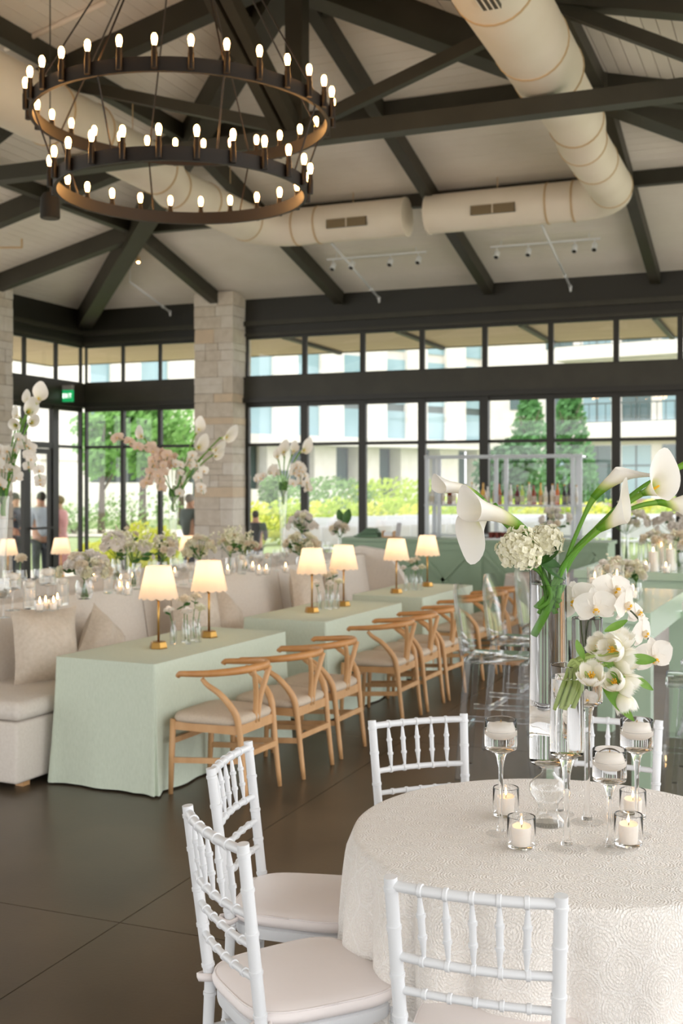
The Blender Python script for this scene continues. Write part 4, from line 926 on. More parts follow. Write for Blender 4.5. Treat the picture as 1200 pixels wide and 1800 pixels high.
# ------------------------------------------------------------------ glassware on the lace table
G = M_['glass']; TZ_ = .763
def vessel(name, label, cat, loc, foot, bowl, water=None, seg=40, group=None, m=None, wm_=None):
    """foot: outer profile from the table up to the bowl's outer bottom; bowl: (radius, floor z, rim z, wall)"""
    o = thing(name, label, cat, loc, 0, group); r, zf, zr, t = bowl
    if len(foot) > 2:
        if foot[0][0] < foot[1][0]: MB().lathe([(.0, .0)] + foot + [(.0, foot[-1][1])], seg).obj('stem', M_['gthin'], o, 40)      # hollow hourglass foot
        else:
            MB().lathe([(.0, .0)] + foot[:4] + [(0, foot[3][1])], seg).obj('foot', M_['gfoot'], o, 40); MB().lathe([(0, foot[3][1])] + foot[3:] + [(0, foot[-1][1])], 24).obj('stem', G, o, 40)
    pr = [(.0, zf), (r * .8, zf + .0005), (r * .96, zf + .004), (r, zf + .014), (r, zr - .002), (r - t * .4, zr), (r - t, zr - .002)]
    zin = water if water else zf + .012
    pr += [(r - t, zin)]
    if not water: pr += [(r - t - .006, zf + .01), (0.0005, zf + .008)]
    MB().lathe(pr, seg).obj('glass_body', m or G, o, 40)
    if water: MB().lathe([(r - t, water), (r - t - .003, water - .0015), (.0005, water - .0015)], seg).obj('water_surface', wm_ or M_['water'], o, 40)
    return o
def stemfoot(h, rf=.042, rs=.0055, rb=.02):
    return [(rf, .0008), (rf, .002), (rf * .6, .005), (rs * 2.2, .011), (rs * 1.3, .03), (rs, .06), (rs, h * .5), (rs * 1.2, h * .8), (rs * 2, h - .02), (rb, h - .006), (rb * 1.7, h)]
def float_candle(loc, r, label, group=None, lit=False, seg=24):
    o = thing('floating_candle', label, 'candle', loc, 0, group)
    MB().lathe([(0, -.026), (r * .55, -.025), (r * .88, -.016), (r, .0), (r * .985, .008), (r * .85, .016), (r * .45, .0215), (0, .0225)], seg).obj('wax', M_['wax'], o, True)
    MB().tube([(0, 0, .022), (.001, 0, .03)], .0012, 5).obj('wick', M_['brass'], o)
    return o
def flame(o, z, s=1.0):
    MB().lathe([(0, 0), (.0028 * s, .004 * s), (.0038 * s, .009 * s), (.0026 * s, .017 * s), (.0008 * s, .025 * s), (0, .027 * s)], 8, (0, 0, z)).obj('flame', M_['flame'], o, True)
# tall vase with hourglass foot
vl = V((-.719, 3.467, TZ_))
vessel('tall_glass_vase', 'tallest clear cylinder vase on an hourglass foot holding calla lilies', 'vase', vl,
       [(.054, .001), (.056, .004), (.05, .012), (.034, .03), (.028, .05), (.034, .068), (.05, .088), (.058, .105), (.056, .122), (.04, .14), (.024, .152), (.018, .162), (.02, .172), (.034, .181), (.05, .186)],
       (.0565, .188, .79, .0035), .735, 56)
tl = V((-.621, 3.254, TZ_)); vessel('stemmed_glass_vase', 'stemmed cylinder glass holding the fringed tulips', 'vase', tl, stemfoot(.262, .056, .0085, .022), (.048, .266, .525, .003), .487, 48)
ol = V((-.610, 3.525, TZ_)); vessel('stemmed_glass_vase', 'stemmed cylinder glass behind the tulips holding the orchids', 'vase', ol, stemfoot(.362, .05, .0085, .02), (.047, .366, .63, .003), .5, 48)
for k, (x, y, h, lab) in enumerate(((-.828, 3.313, .247, 'stemmed floating-candle glass at the left, nearest the empty chair back'), (-.705, 3.585, .25, 'stemmed floating-candle glass behind the tall vase'), (-.452, 3.453, .249, 'stemmed floating-candle glass at right under the lowest tulip'), (-.505, 3.28, .193, 'shorter stemmed floating-candle glass right of the tulip stem'))):
    vessel('candle_glass', lab, 'candle holder', (x, y, TZ_), stemfoot(h, .044, .006, .018), (.048, h + .004, h + .095, .0028), h + .062, 44)
    float_candle((x, y, TZ_ + h + .0635), .0435, 'white unlit floating candle in the ' + ('left stemmed glass', 'stemmed glass behind the tall vase', 'right stemmed glass under the tulip', 'shorter stemmed glass')[k])
def votive(loc, label, clabel, group=None, sc_=1.0, seg=32, big=True, vm=None):
    o = vessel('votive_glass', label, 'candle holder', loc, [(.036 * sc_, .0006), (.0385 * sc_, .003)], (.0405 * sc_, .004, .094 * sc_, .0035), None, seg, group, vm)
    c = thing('votive_candle', clabel, 'candle', (loc[0], loc[1], loc[2] + .0135), 0, group and 'lit candles on the console')
    MB().lathe([(0, 0), (.025 * sc_, 0), (.029 * sc_, .046 * sc_), (.027 * sc_, .05 * sc_), (.02 * sc_, .046 * sc_), (0, .045 * sc_)], 20).obj('wax', M_['wax'], c, 50)
    MB().tube([(0, 0, .044 * sc_), (.001, 0, .055 * sc_)], .0012, 5).obj('wick', M_['frame'], c); flame(c, .052 * sc_, 1.05 if big else 1.6)
for (x, y), w in (((-.856, 3.489), 'at the back left of the lace table'), ((-.74, 3.201), 'at the front left of the lace table'), ((-.484, 3.607), 'at the back right of the lace table'), ((-.46, 3.336), 'at the front right of the lace table')):
    votive((x, y, TZ_), 'clear votive glass ' + w, 'lit white votive candle in the glass ' + w)
# ------------------------------------------------------------------ flower pieces
def petal(L, W, curl=.2, cup=.15, nu=4, nv=5, wave=0, tip=1.0):
    """a petal in local coords: root at 0, along +Y, face +Z"""
    def f(u, v):
        x = (2 * u - 1); wd = W * (max(0, sin(pi * min(.97, .06 + .9 * v ** .8))) ** .7) * (1 if v < .7 else 1 - (v - .7) * (1 - tip) * 2)
        return V((x * wd, v * L, curl * L * v * v + cup * W * x * x + wave * sin(5 * x + 6 * v)))
    return f
def orchid_mesh():
    b = MB()
    for a, L, W, z in ((90, .05, .017, -.003), (210, .05, .016, -.003), (330, .05, .016, -.003)):
        M = Matrix.Rotation(radians(a - 90), 3, 'Z'); f = petal(L, W, -.12, .25); b.grid(lambda u, v: M @ f(u, v) + V((0, 0, z)), 4, 5)
    for a in (22, 158):
        M = Matrix.Rotation(radians(a - 90), 3, 'Z'); f = petal(.055, .034, -.1, .12, wave=.0012); b.grid(lambda u, v: M @ f(u, v), 6, 6)
    return b.mesh('bloom', M_['petal'], True)
OR = orchid_mesh()
LIP = MB().ell((0, -.006, .008), (.009, .013, .01), 8, 6).ell((0, .004, .012), (.005, .006, .006), 6, 5).mesh('lip', M_['petalc'], True)
LIPY = MB().ell((0, -.002, .017), (.007, .004, .003), 6, 5).ell((.006, -.008, .012), (.003, .003, .006), 6, 4).ell((-.006, -.008, .012), (.003, .003, .006), 6, 4).mesh('lip_spots', M_['yellow'], True)
ORB = OR.copy(); ORB.materials.clear(); ORB.materials.append(M_['petalp'])
def bloom(o, p, z, x=(1, 0, 0), s=1.0, me=None):
    M = aim(z, x) * s; q = inst('bloom', me or OR, o, p, M); inst('lip', LIP, q); inst('lip_spots', LIPY, q)
def calla_mesh(L, R, rs=.006, bend=.2, open_=1.0, nu=28, nv=14, kt=.32):
    b = MB(); uv = []
    def f(u, v):
        th = (u - .5) * 2 * pi * 1.04; c = .5 + .5 * cos(th); l = L * (1 - kt + kt * c ** 1.2)
        a = l * v; r = rs + (R * (.62 + .38 * c) - rs) * (v ** 1.7) + open_ * R * .35 * max(0, v - .72) ** 1.4 * 5 * (.4 + .6 * c)
        if abs(th) > pi * .96: r *= 1.06
        tipx = L * .16 * max(0, v - .8) / .2 * (c ** 10)
        x = r * cos(th); y = r * sin(th); w = 1 if u in (0, 1) else 1
        z = a + tipx * .6 - .06 * L * max(0, v - .75) / .25 * (c ** 3) * open_ * (1 - c ** 10)
        return V((x + tipx * .7 - bend * a * a / L, y, z))
    b.grid(f, nu, nv)
    for j in range(nv + 1):
        for i in range(nu + 1): uv.append((i / nu, j / nv))
    b.uv = uv; return b
def calla(name, label, base, d, tip, L, R, stem, bend=.2, rs=.0065, open_=1.0, group=None, sr=.0062, seg=10, kt=.32):
    o = thing(name, label, 'flower', base, 0, group); M = aim(d, tip)
    c = calla_mesh(L, R, rs, bend, open_, kt=kt); s = c.obj('spathe', M_['calla'], o, True); s.matrix_local = M.to_4x4()
    k = MB().tube([(0, 0, L * .25), (-bend * L * .16, 0, L * .4), (-bend * L * .33 + .003, 0, L * .62)], [.004, .0045, .003], 8).obj('spadix', M_['yellow'], o, True); k.matrix_local = M.to_4x4()
    pts = [V((0, 0, 0)) + V(d).normalized() * L * .06] + [V(q) - V(base) for q in stem]
    pp = bez(pts, 6 * len(pts)); n = len(pp)
    m = MB().tube(pp, [rs * 1.02 + (sr - rs) * min(1, i / n * 4) for i in range(n)], seg); m.uv = [(0, i // seg / n) for i in range(n * seg)]
    m.obj('stem', M_['callastem'], o, True); return o
D = 3.46
vx = vl + V((0, 0, .6))
def VV(dx, dy, z): return vl + V((dx, dy, z))
GC = 'calla lilies in the tall vase'
r_ = V((cos(TH), sin(TH), 0)); f_ = V((-sin(TH), cos(TH), 0)); u_ = V((0, 0, 1))     # room directions: right, away, up as the table's guest sees it
def dirv(a, b, c=0): return r_ * a + u_ * b + f_ * c
calla('calla_lily', 'white calla lily reaching farthest left, curling over at the top', P(846, 880, D - .02), dirv(-.8, .85, -.1), dirv(-.3, 1, .2), .15, .036, [P(872, 905, D), P(910, 945, D), P(940, 985, D), VV(.01, .0, .70), VV(.02, .01, .66)], .8, .012, .6, GC)
calla('calla_lily', 'white calla lily hanging lowest at left with its wide mouth turned down', P(872, 888, D + .03), dirv(-.72, -.36, -.42), dirv(-.25, -1, .0), .135, .07, [P(900, 912, D + .03), P(925, 950, D), VV(-.01, .0, .76), VV(.015, .015, .66)], -.25, .008, .75, GC, kt=.18)
calla('calla_lily', 'middle white calla lily of the left cluster with a long green throat', P(927, 938, D - .04), dirv(-1, 1.0, -.25), dirv(-.1, 1, .3), .235, .056, [P(937, 960, D - .03), P(950, 1000, D - .02), VV(.012, -.02, .70), VV(-.02, -.02, .66)], .62, .0125, .9, GC)
calla('calla_lily', 'white calla lily on the tall dark stem rising right, mouth at upper right', P(1042, 876, D - .03), dirv(.62, .75, -.05), dirv(.8, -.3, .3), .165, .04, [P(1033, 893, D - .03), P(1010, 945, D - .03), P(985, 1010, D - .02), VV(.0, -.01, .7), VV(-.03, .0, .66)], -.3, .0115, .7, GC)
calla('calla_lily', 'white calla lily at right of centre with its open mouth facing up', P(1050, 931, D - .06), dirv(.7, .38, -.35), dirv(.1, 1, .1), .13, .047, [P(1030, 952, D - .05), P(995, 985, D - .03), VV(.01, -.02, .72), VV(-.025, -.015, .66)], -.25, .011, .9, GC)
calla('calla_lily', 'large white calla lily at far right facing the viewer with yellow spadix', P(1126, 868, D - .02), dirv(.5, .22, -.75), dirv(-.25, 1, .1), .12, .062, [P(1095, 890, D - .03), P(1040, 935, D), P(995, 985, D), VV(.02, .0, .7), VV(-.01, .02, .66)], -.1, .009, 1.25, GC, kt=.22)
calla('calla_lily', 'white calla lily at the right frame edge below the facing one', P(1152, 883, D + .06), dirv(1, .0, .1), dirv(.3, -1, 0), .13, .045, [P(1120, 890, D + .05), P(1075, 912, D + .04), P(1010, 975, D + .02), VV(.02, .02, .7), VV(-.02, .03, .64)], -.2, .009, .9, GC)
calla('calla_lily', 'calla lily whose green throat leaves the frame at the right edge', P(1206, 815, D + .03), dirv(.9, .45, .1), dirv(.3, 1, 0), .14, .042, [P(1178, 829, D + .03), P(1120, 862, D + .03), P(1050, 925, D + .02), P(1000, 985, D), VV(.0, .02, .7), VV(.01, .03, .64)], -.2, .0115, .8, GC)
# stems and leaf gathered in the water
o = thing('calla_leaf', 'dark green folded leaf at the rim of the tall vase', 'leaf', P(945, 985, D - .02))
def lf(L, W, d, x, bend=0, m='leaf', nme='leaf', par=None, loc=(0, 0, 0)):
    M = aim(x, d)                                              # local Z = face normal, local X = length
    def f(u, v): return V((v * L, (2 * u - 1) * W * sin(pi * min(.98, .04 + .94 * v)) ** .8, bend * L * v * v + abs(2 * u - 1) * W * .25))
    q = MB().grid(f, 4, 8).obj(nme, M_[m], par, True); q.matrix_local = Matrix.Translation(V(loc)) @ M.to_4x4(); return q
lf(.1, .03, dirv(1, -.55), dirv(.2, .7, -.8), -.35, 'leaf', 'leaf_blade', o); lf(.09, .022, dirv(.5, .5), dirv(-.5, .5, -.6), .1, 'leaf', 'leaf_blade', o, (.012, 0, -.012))
o = thing('cut_stems', 'bundle of cut green calla stems crossing in the tall vase water', 'stems', VV(0, 0, .62))
for a, b, r in (((-.01, -.01, .11), (.03, .0, .06), .0085), ((.012, 0, .11), (-.02, .02, .02), .009), ((.025, .01, .11), (.03, -.015, .07), .008), ((-.015, .015, .11), (.015, .02, .05), .008), ((.02, .0, .1), (-.035, -.005, -.045), .0105)):
    m = MB().tube(bez([a, (V(a) + V(b)) / 2 + V((.004, -.006, 0)), b], 6), r, 10); m.uv = [(0, .8)] * len(m.v); m.obj('stem', M_['callastem'], o, True)
# hydrangea heads
FL = MB()
for k in range(4):
    M = Matrix.Rotation(k * pi / 2, 3, 'Z'); f = petal(.0135, .0085, .12, .2, wave=.0004); FL.grid(lambda u, v: M @ f(u, v), 3, 3)
FL.ell((0, 0, .002), .0015, 5, 4); FLM = FL.mesh('floret', M_['hyd'], True)
def hydrangea(label, c, R, n, stem, big=1.0):
    o = thing('hydrangea', label, 'flower', c, 0, 'hydrangeas in the tall vase')
    for k in range(n):
        z = 1 - 1.75 * (k + .5) / n; a = k * 2.39996; q = V((sqrt(1 - z * z) * cos(a), sqrt(1 - z * z) * sin(a), z)); p = V((q.x * R[0], q.y * R[1], q.z * R[2])) * random.uniform(.86, 1.1)
        inst('floret', FLM, o, p, aim(q + V((random.gauss(0, .35), random.gauss(0, .35), random.gauss(0, .3))), (random.random(), random.random(), .3)) * random.uniform(.62, .95) * big)
    MB().ell((0, 0, 0), (R[0] * .72, R[1] * .72, R[2] * .7), 10, 8).obj('flower_core', M_['hyd'], o, True)
    MB().tube(bez([(0, 0, -R[2] * .6)] + [V(q) - V(c) for q in stem], 10), .0045, 8).obj('stem', M_['stem'], o, True)
hydrangea('ivory hydrangea head leaning left at the rim of the tall vase', P(913, 968, D - .07), (.064, .056, .064), 190, [P(950, 1010, D - .02), VV(.0, -.01, .66)])
hydrangea('smaller ivory hydrangea head right of the other at the rim of the tall vase', P(957, 953, D + .0), (.052, .05, .05), 130, [P(965, 1010, D), VV(.01, .01, .66)])
# orchid spray
o = thing('orchid_spray', 'spray of white moth orchids arching over the tulips to the right', 'flower', ol + V((0, 0, .5)), 0)
O0 = ol + V((0, 0, .5)); DO = 3.46
sp_ = [ol + V((.0, .0, .4)), P(1030, 1110, DO), P(1050, 1070, DO), P(1090, 1062, DO), P(1130, 1100, DO - .02), P(1150, 1165, DO - .04)]
MB().tube([q - O0 for q in bez(sp_, 30)], .0028, 7).obj('spray_stem', mat('orchid_stem', '3b4428', .5), o, True)
MB().tube([q - O0 for q in bez([ol + V((.01, 0, .4)), P(1022, 1110, DO - .02), P(1020, 1065, DO - .04)], 12)], .0025, 7).obj('spray_stem', bpy.data.materials['orchid_stem'], o, True)
for (x, y, d, s, z) in ((1046, 1068, DO - .1, 1.0, (-.15, -.1, -1)), (1012, 1058, DO + .04, 1.15, (-.6, .2, -.8)), (1098, 1062, DO - .08, .95, (.9, -.1, -.7)), (1080, 1040, DO + .03, 1.15, (.3, .5, -.8)), (1060, 1046, DO + .06, 1.0, (.1, .7, -.7)), (1129, 1112, DO - .1, .85, (.85, .0, -.75)), (1148, 1155, DO - .12, 1.0, (.15, -.15, -1)), (1032, 1228, DO + .0, .5, (-.2, -.2, -1)), (1118, 1080, DO + .03, .9, (.7, .5, -.6))):
    p = P(x, y, d); bloom(o, p - O0, dirv(z[0], z[1], z[2]), dirv(1, .15), s * 1.18)
# fringed tulips
def tulip_petal(fr=1.0):
    b = MB(); uv = []; nu, nv = 28, 9; rnd = random.Random(5)
    jag = [rnd.uniform(.3, 1) for _ in range(nu + 1)]
    def f(u, v):
        x = 2 * u - 1; k = int(round(u * nu)); w = .027 * sin(pi * (.1 + .62 * v)) ** .75; h = .056 * v * (1 - .22 * x * x * v)
        if v > .99: h += fr * .012 * (jag[k] if k % 2 else -.2)
        return V((x * w * (1 - .12 * x * x), .005 + .026 * sin(pi * min(1, .08 + .55 * v)) - .5 * w * x * x + .008 * max(0, v - .8), h))
    b.grid(f, nu, nv)
    for j in range(nv + 1):
        for i in range(nu + 1): uv.append((i / nu, j / nv))
    b.uv = uv; return b.mesh('petal', M_['tulip'], True)
TP = tulip_petal()
ST = MB()
for k in range(6): a = k * pi / 3; ST.tube([(0, 0, .006), (.005 * cos(a), .005 * sin(a), .026), (.009 * cos(a), .009 * sin(a), .037)], [.001, .0013, .0022], 5)
ST.tube([(0, 0, .004), (0, 0, .028), (0, 0, .032)], [.003, .0035, .005], 6); STM = ST.mesh('stamens', M_['yellow'], True)
def tulip(label, base, d, s, stem, opn=1.0, leaf=None):
    o = thing('fringed_tulip', label, 'flower', base, 0, 'fringed tulips'); M0 = aim(d)
    for k in range(6):
        t = opn * (.05 if k % 2 else .2); M = M0 @ Matrix.Rotation(k * pi / 3, 3, 'Z') @ Matrix.Rotation(-t, 3, 'X'); inst('petal', TP, o, (0, 0, 0), M * s)
    inst('stamens', STM, o, (0, 0, 0), M0 * s)
    MB().tube([V(q) - V(base) for q in bez([base] + stem, 18)], .0052, 8).obj('stem', M_['stemp'], o, True)
    if leaf: lf(leaf[0], leaf[1], leaf[2], leaf[3], leaf[4], 'leafy', 'leaf', o, V(leaf[5]) - V(base) if len(leaf) > 5 else (0, 0, 0))
DT = 3.2
def ts(k): return [P(1008 + 1.6 * k, 1160 + 1.5 * k, DT + .015 * (k % 2)), P(993 + 2.6 * k, 1195 + k, DT + .035 + .014 * (k % 3)), P(976 + 3.4 * k, 1248 - (k * 5) % 12, DT + .04 + .014 * (k % 3))]
LF = lambda L, W, a, b, c=0, bend=-.1, at=None: (L, W, dirv(a, b, c), dirv(-b * .3, .4, -1), bend) + ((at,) if at is not None else ())
tulip('fringed white tulip opening toward the viewer, lowest at left of the bouquet', P(1040, 1200, DT - .03), dirv(-.22, .95, -.75), 1.0, ts(0), 1.25, LF(.07, .014, .9, -.3, -.2, -.1, P(1060, 1165, DT + .02)))
tulip('small open fringed tulip at the top left of the tulip bunch', P(1058, 1142, DT + .02), dirv(-.55, .55, -.75), .88, ts(1), 1.1, LF(.06, .012, .2, -1, -.1, .1, P(1012, 1125, DT)))
tulip('fringed tulip with a yellow mouth turned left in the middle of the bunch', P(1088, 1145, DT - .02), dirv(-.85, .25, -.65), 1.05, ts(2), 1.15, LF(.07, .011, .9, .5, -.2, .15, P(1062, 1110, DT - .03)))
tulip('full fringed tulip turned up at the top right of the bunch', P(1082, 1140, DT + .03), dirv(.35, .9, -.3), 1.05, ts(3), .7)
tulip('fringed tulip pointing right in the middle of the bunch', P(1080, 1160, DT + .03), dirv(.95, -.2, -.35), 1.05, ts(4), .8, LF(.085, .016, 1, .05, -.25, -.05, P(1100, 1158, DT)))
tulip('half-open fringed tulip below the middle facing left', P(1088, 1208, DT - .03), dirv(-.7, .75, -.6), .9, ts(5), .9, LF(.09, .015, .8, -.6, -.2, -.1, P(1070, 1178, DT - .02)))
tulip('fringed tulip pointing down to the right near the bottom of the bunch', P(1085, 1195, DT), dirv(.9, -.5, -.3), 1.05, ts(6), .9, LF(.075, .012, .85, -.5, -.1, -.1, P(1108, 1188, DT)))
tulip('closed fringed tulip hanging lowest in the bunch', P(1092, 1218, DT - .01), dirv(.28, -1, -.2), .95, ts(7), .45, LF(.15, .02, .55, -.9, -.1, .12, P(1052, 1190, DT)))
tulip('fringed tulip behind the open ones at the right edge of the bunch', P(1090, 1170, DT + .04), dirv(.7, .5, .1), 1.0, ts(8), .8)

# ------------------------------------------------------------------ bud vases on the green tables
BV = MB().lathe([(0, 0), (.021, 0), (.0225, .006), (.0225, .095), (.015, .118), (.0135, .13), (.017, .15), (.0185, .152), (.016, .15), (.0125, .13), (.014, .117), (.0205, .095), (.0205, .008), (0, .006)], 18).mesh('glass_body', M_['gthin'], 40)
RF = MB()
for lay, (n, t, L) in enumerate(((8, 1.2, .033), (7, .8, .033), (6, .42, .031), (4, .15, .027))):
    for k in range(n):
        M = Matrix.Rotation(2 * pi * (k + .3 * lay) / n, 3, 'Z') @ Matrix.Rotation(pi / 2 - t, 3, 'X'); f = petal(L, .0195, -.3 if lay < 2 else .1, .5); RF.grid(lambda u, v: M @ f(u, v) , 3, 4)
RF.ell((0, 0, .006), (.017, .017, .014), 9, 6)
RFM = RF.mesh('bloom', M_['petalc'], True); RFW = RFM.copy(); RFW.materials.clear(); RFW.materials.append(M_['petal'])
RFH = RFM.copy(); RFH.materials.clear(); RFH.materials.append(M_['hyd'])
LFM = MB().grid(lambda u, v: V(((2 * u - 1) * .014 * sin(pi * min(.98, .05 + .93 * v)), v * .045, .01 * v * v + abs(2 * u - 1) * .004)), 4, 5).mesh('leaf', M_['leaf'], True)
def bud(loc, h, me, s, lab, glab, lean, leafy):
    v = thing('bud_vase', glab, 'vase', loc, 0, 'bud vases on the green tables'); inst('glass_body', BV, v)
    o = thing('bud_vase_flower', lab, 'flower', (loc[0], loc[1], loc[2] + .012), 0, 'flowers in the bud vases'); e = V((lean[0], lean[1], h))
    MB().tube(bez([(.006, .003, 0), (-.002, 0, .1), e], 8), .0028, 6).obj('stem', M_['stem'], o, True)
    inst('bloom', me, o, e, aim((lean[0] * 6, lean[1] * 6, 1)) * s)
    for k in range(leafy): inst('leaf', LFM, o, e * .88, aim((random.gauss(0, .4), random.gauss(0, .4), 1), (random.gauss(0, 1), random.gauss(0, 1), -.4)) * 1.2)
for k, (x, y) in enumerate(((-3.735, 6.54), (-3.665, 8.79), (-3.55, 10.69))):
    nm = ('nearest', 'second', 'third')[k]
    for j, (dx, dy, h, me, s, lean, lv, w) in enumerate(((-.05, -.09, .2, RFW, 1.15, (-.02, -.02), 1, 'blush flat flower at the left'), (.035, -.05, .19, RFW, 1.25, (0, -.01), 0, 'round white flower low in front'), (-.03, .02, .255, RFM, 1.5, (0, 0), 3, 'large cream rose at the back'), (.05, .06, .2, RFH, 1.3, (.015, .0), 0, 'greenish white flower low at the right'), (-.02, .12, .265, RFM, 1.3, (.0, .03), 2, 'tall cream rose at the right'))):
        bud((x + dx, y + dy, .768), h, me, s, '%s of the %s green table cluster' % (w, nm), 'clear bud vase under the %s, %s green table' % (w, nm), lean, lv)
# ------------------------------------------------------------------ glass and flowers on the console behind the banquette
CZT = 1.012
def cpos(px, d, z=CZT): p = P(px, 853, d); return V((p.x, p.y, z))
WG = MB().lathe([(0, 0), (.034, .001), (.034, .003), (.006, .01), (.004, .03), (.004, .085), (.012, .095), (.03, .115), (.038, .14), (.038, .16), (.033, .2), (.0315, .2), (.036, .16), (.036, .14), (.028, .117), (0, .1)], 18).mesh('glass_body', M_['gthin'], 40)
TW = MB().lathe([(0, 0), (.036, 0), (.038, .005), (.038, .17), (.0365, .17), (.036, .008), (0, .007)], 18).mesh('glass_body', M_['gthin'], 40)
SW = MB().lathe([(0, 0), (.042, .001), (.042, .003), (.008, .01), (.0055, .03), (.0055, .1), (.012, .115), (.046, .122), (.047, .13), (.047, .215), (.0455, .215), (.045, .13), (0, .126)], 20).mesh('glass_body', M_['gthin'], 40)
def glassy(name, label, me, loc, group, s=1.0): o = thing(name, label, 'glass', loc, 0, group); inst('glass_body', me, o).scale = (s, s, s); return o
for k, (px, d, me, s) in enumerate(((22, 7.15, SW, 1.1), (52, 7.25, TW, 1.05), (84, 7.4, SW, 1.15), (110, 7.5, TW, 1.05), (38, 7.9, WG, 1.0), (68, 8.0, WG, 1.0), (95, 8.05, WG, 1.05), (14, 7.9, WG, 1.0), (190, 8.3, TW, .9), (205, 8.5, WG, 1.0), (222, 8.2, TW, .9), (240, 8.6, WG, 1.0), (268, 8.9, WG, 1.0), (290, 8.8, TW, .9), (306, 9.2, WG, 1.0), (322, 9.0, WG, 1.0), (338, 9.3, TW, .8), (425, 10.1, TW, 1.0), (440, 10.4, WG, 1.0), (455, 10.2, WG, 1.0), (470, 10.6, TW, .9), (486, 10.5, WG, 1.0), (502, 10.8, WG, 1.0), (558, 11.3, WG, 1.1), (573, 11.5, WG, 1.1))):
    sect = 'before the first bouquet' if px < 120 else 'between the first and second bouquets' if px < 345 else 'at the far half'
    nm, l = {id(WG): ('wine_glass', 'clear wine glass'), id(TW): ('glass_cylinder', 'clear straight glass'), id(SW): ('stemmed_candle_glass', 'clear stemmed candle cylinder')}[id(me)]
    q_ = nth(l + sect); lab = '%s %s from the left on the console %s' % (q_, l, sect)
    if me is SW: lab = ('clear stemmed candle cylinder nearest the left edge on the console', 'clear stemmed candle cylinder left of the rose bouquet on the console')[px > 50]
    glassy(nm, lab, me, cpos(px, d), 'glasses on the console', s)
    if me is not WG: float_candle(tuple(cpos(px, d) + V((0, 0, (.196 if me is SW else .15) * s))), (.04 if me is SW else .031) * s, 'white floating candle in the %s %s %s' % (q_ if me is TW else ('nearest-edge', 'second')[px > 50], l.replace('clear ', ''), sect), 'floating candles on the console', seg=14)
for k, (px, d) in enumerate(((70, 7.05), (80, 7.12), (94, 7.1), (101, 7.3), (210, 8.2), (224, 8.1), (212, 8.9), (233, 9.0), (165, 9.2), (188, 9.4), (307, 9.6), (380, 9.3), (400, 9.9), (455, 9.9), (468, 9.95), (444, 10.3), (502, 10.2))):
    sect = 'left of the rose bouquet' if px < 120 else 'between the bouquets' if px < 345 else 'at the far half'; q_ = nth('vot' + sect)
    votive(tuple(cpos(px, d)), '%s small votive glass on the console %s' % (q_, sect), '%s small lit votive candle on the console %s' % (q_, sect), 'votive glasses on the console', .8, 14, False, M_['gthin'])
o = glassy('champagne_flute', 'clear glass flute leaning into the left edge of the console', WG, cpos(6, 6.75), 'glasses on the console', 1.2)
o = thing('globe_candle', 'pale globe-topped candle behind the second table lamp', 'candle', cpos(376, 10.0)); MB().lathe([(0, 0), (.03, 0), (.03, .06), (.038, .1), (.03, .135), (0, .145)], 16).obj('wax', M_['petalp'], o, True); MB().tube([(0, 0, .143), (0, 0, .155)], .002, 5).obj('wick', M_['frame'], o)
def bouquet(label, px, d, n, R, H, blooms, vh=.13, vr=.06, leavesn=10, sprig=0, s=(1.1, 1.6), z0=CZT, at=None, vase='low round glass vase', grp='bouquets on the console', zc=None):
    b0 = at if at is not None else cpos(px, d, z0)
    v = thing('glass_vase', '%s under the %s' % ('glass vase', label), 'vase', b0, 0, 'glass vases on the console')
    MB().lathe([(0, 0), (vr * .7, 0), (vr, vh * .35), (vr * .95, vh * .7), (vr * .8, vh), (vr * .78, vh), (vr * .92, vh * .7), (vr * .96, vh * .35), (0, .006)], 20).obj('glass_body', M_['gthin'], v, 40)
    o = thing('bouquet', label, 'bouquet', b0 + V((0, 0, .012)), 0, grp); c = V((0, 0, zc or vh + H * .45))
    for k in range(n):
        q = inball((0, 0, 0), (1, 1, 1)).normalized(); q.z = abs(q.z) * .9 - .12; p = c + V((q.x * R, q.y * R, q.z * H))
        inst('bloom', random.choice(blooms), o, p, aim(q + V((0, 0, .3))) * random.uniform(*s))
        if k % 2 == 0: MB().tube([(q.x * vr * .5, q.y * vr * .5, .0), (0, 0, vh * .9), p], .003, 5).obj('stem', M_['stem'], o)
    for k in range(leavesn):
        q = inball((0, 0, 0), (1, 1, 1)).normalized(); q.z = q.z * .5; inst('leaf', LFM, o, c + V((q.x * R * .8, q.y * R * .8, q.z * H * .6)), aim((q.x, q.y, 1), (q.x, q.y, .2)) * random.uniform(1.2, 2))
    for k in range(sprig):
        a = random.uniform(0, 2 * pi); e = c + V((cos(a) * R * random.uniform(.4, 1.3), sin(a) * R * random.uniform(.4, 1.3), H * random.uniform(.3, 1.25)))
        m = MB().tube(bez([c - V((0, 0, H * .4)), (c + e) / 2 + V((0, 0, .02)), e], 5), .0016, 4)
        m.obj('sprig', M_['stemp'], o)
        for j in range(5): inst('bloom', BUDM, o, c.lerp(e, .5 + .12 * j) + V((random.gauss(0, .012), random.gauss(0, .012), random.gauss(0, .012))), aim((random.gauss(0, 1), random.gauss(0, 1), 1)))
    return o
BUDM = MB().ell((0, 0, 0), (.009, .009, .011), 6, 5).mesh('bloom', M_['hyd'], True)
bouquet('cream rose and ranunculus bouquet nearest on the console', 148, 7.9, 40, .16, .13, (RFM, RFW, RFH), .13, .065, 12)
bouquet('airy white blossom bouquet with green sprigs mid-console', 235, 8.9, 22, .15, .17, (RFW, RFH), .15, .05, 8, 22, (.7, 1.1))
bouquet('white orchid mound bouquet below the leaning lilies in the corner bay', 205, 9.6, 22, .13, .16, (RFW, RFW, OR), .17, .05, 6, 4, (.9, 1.5))
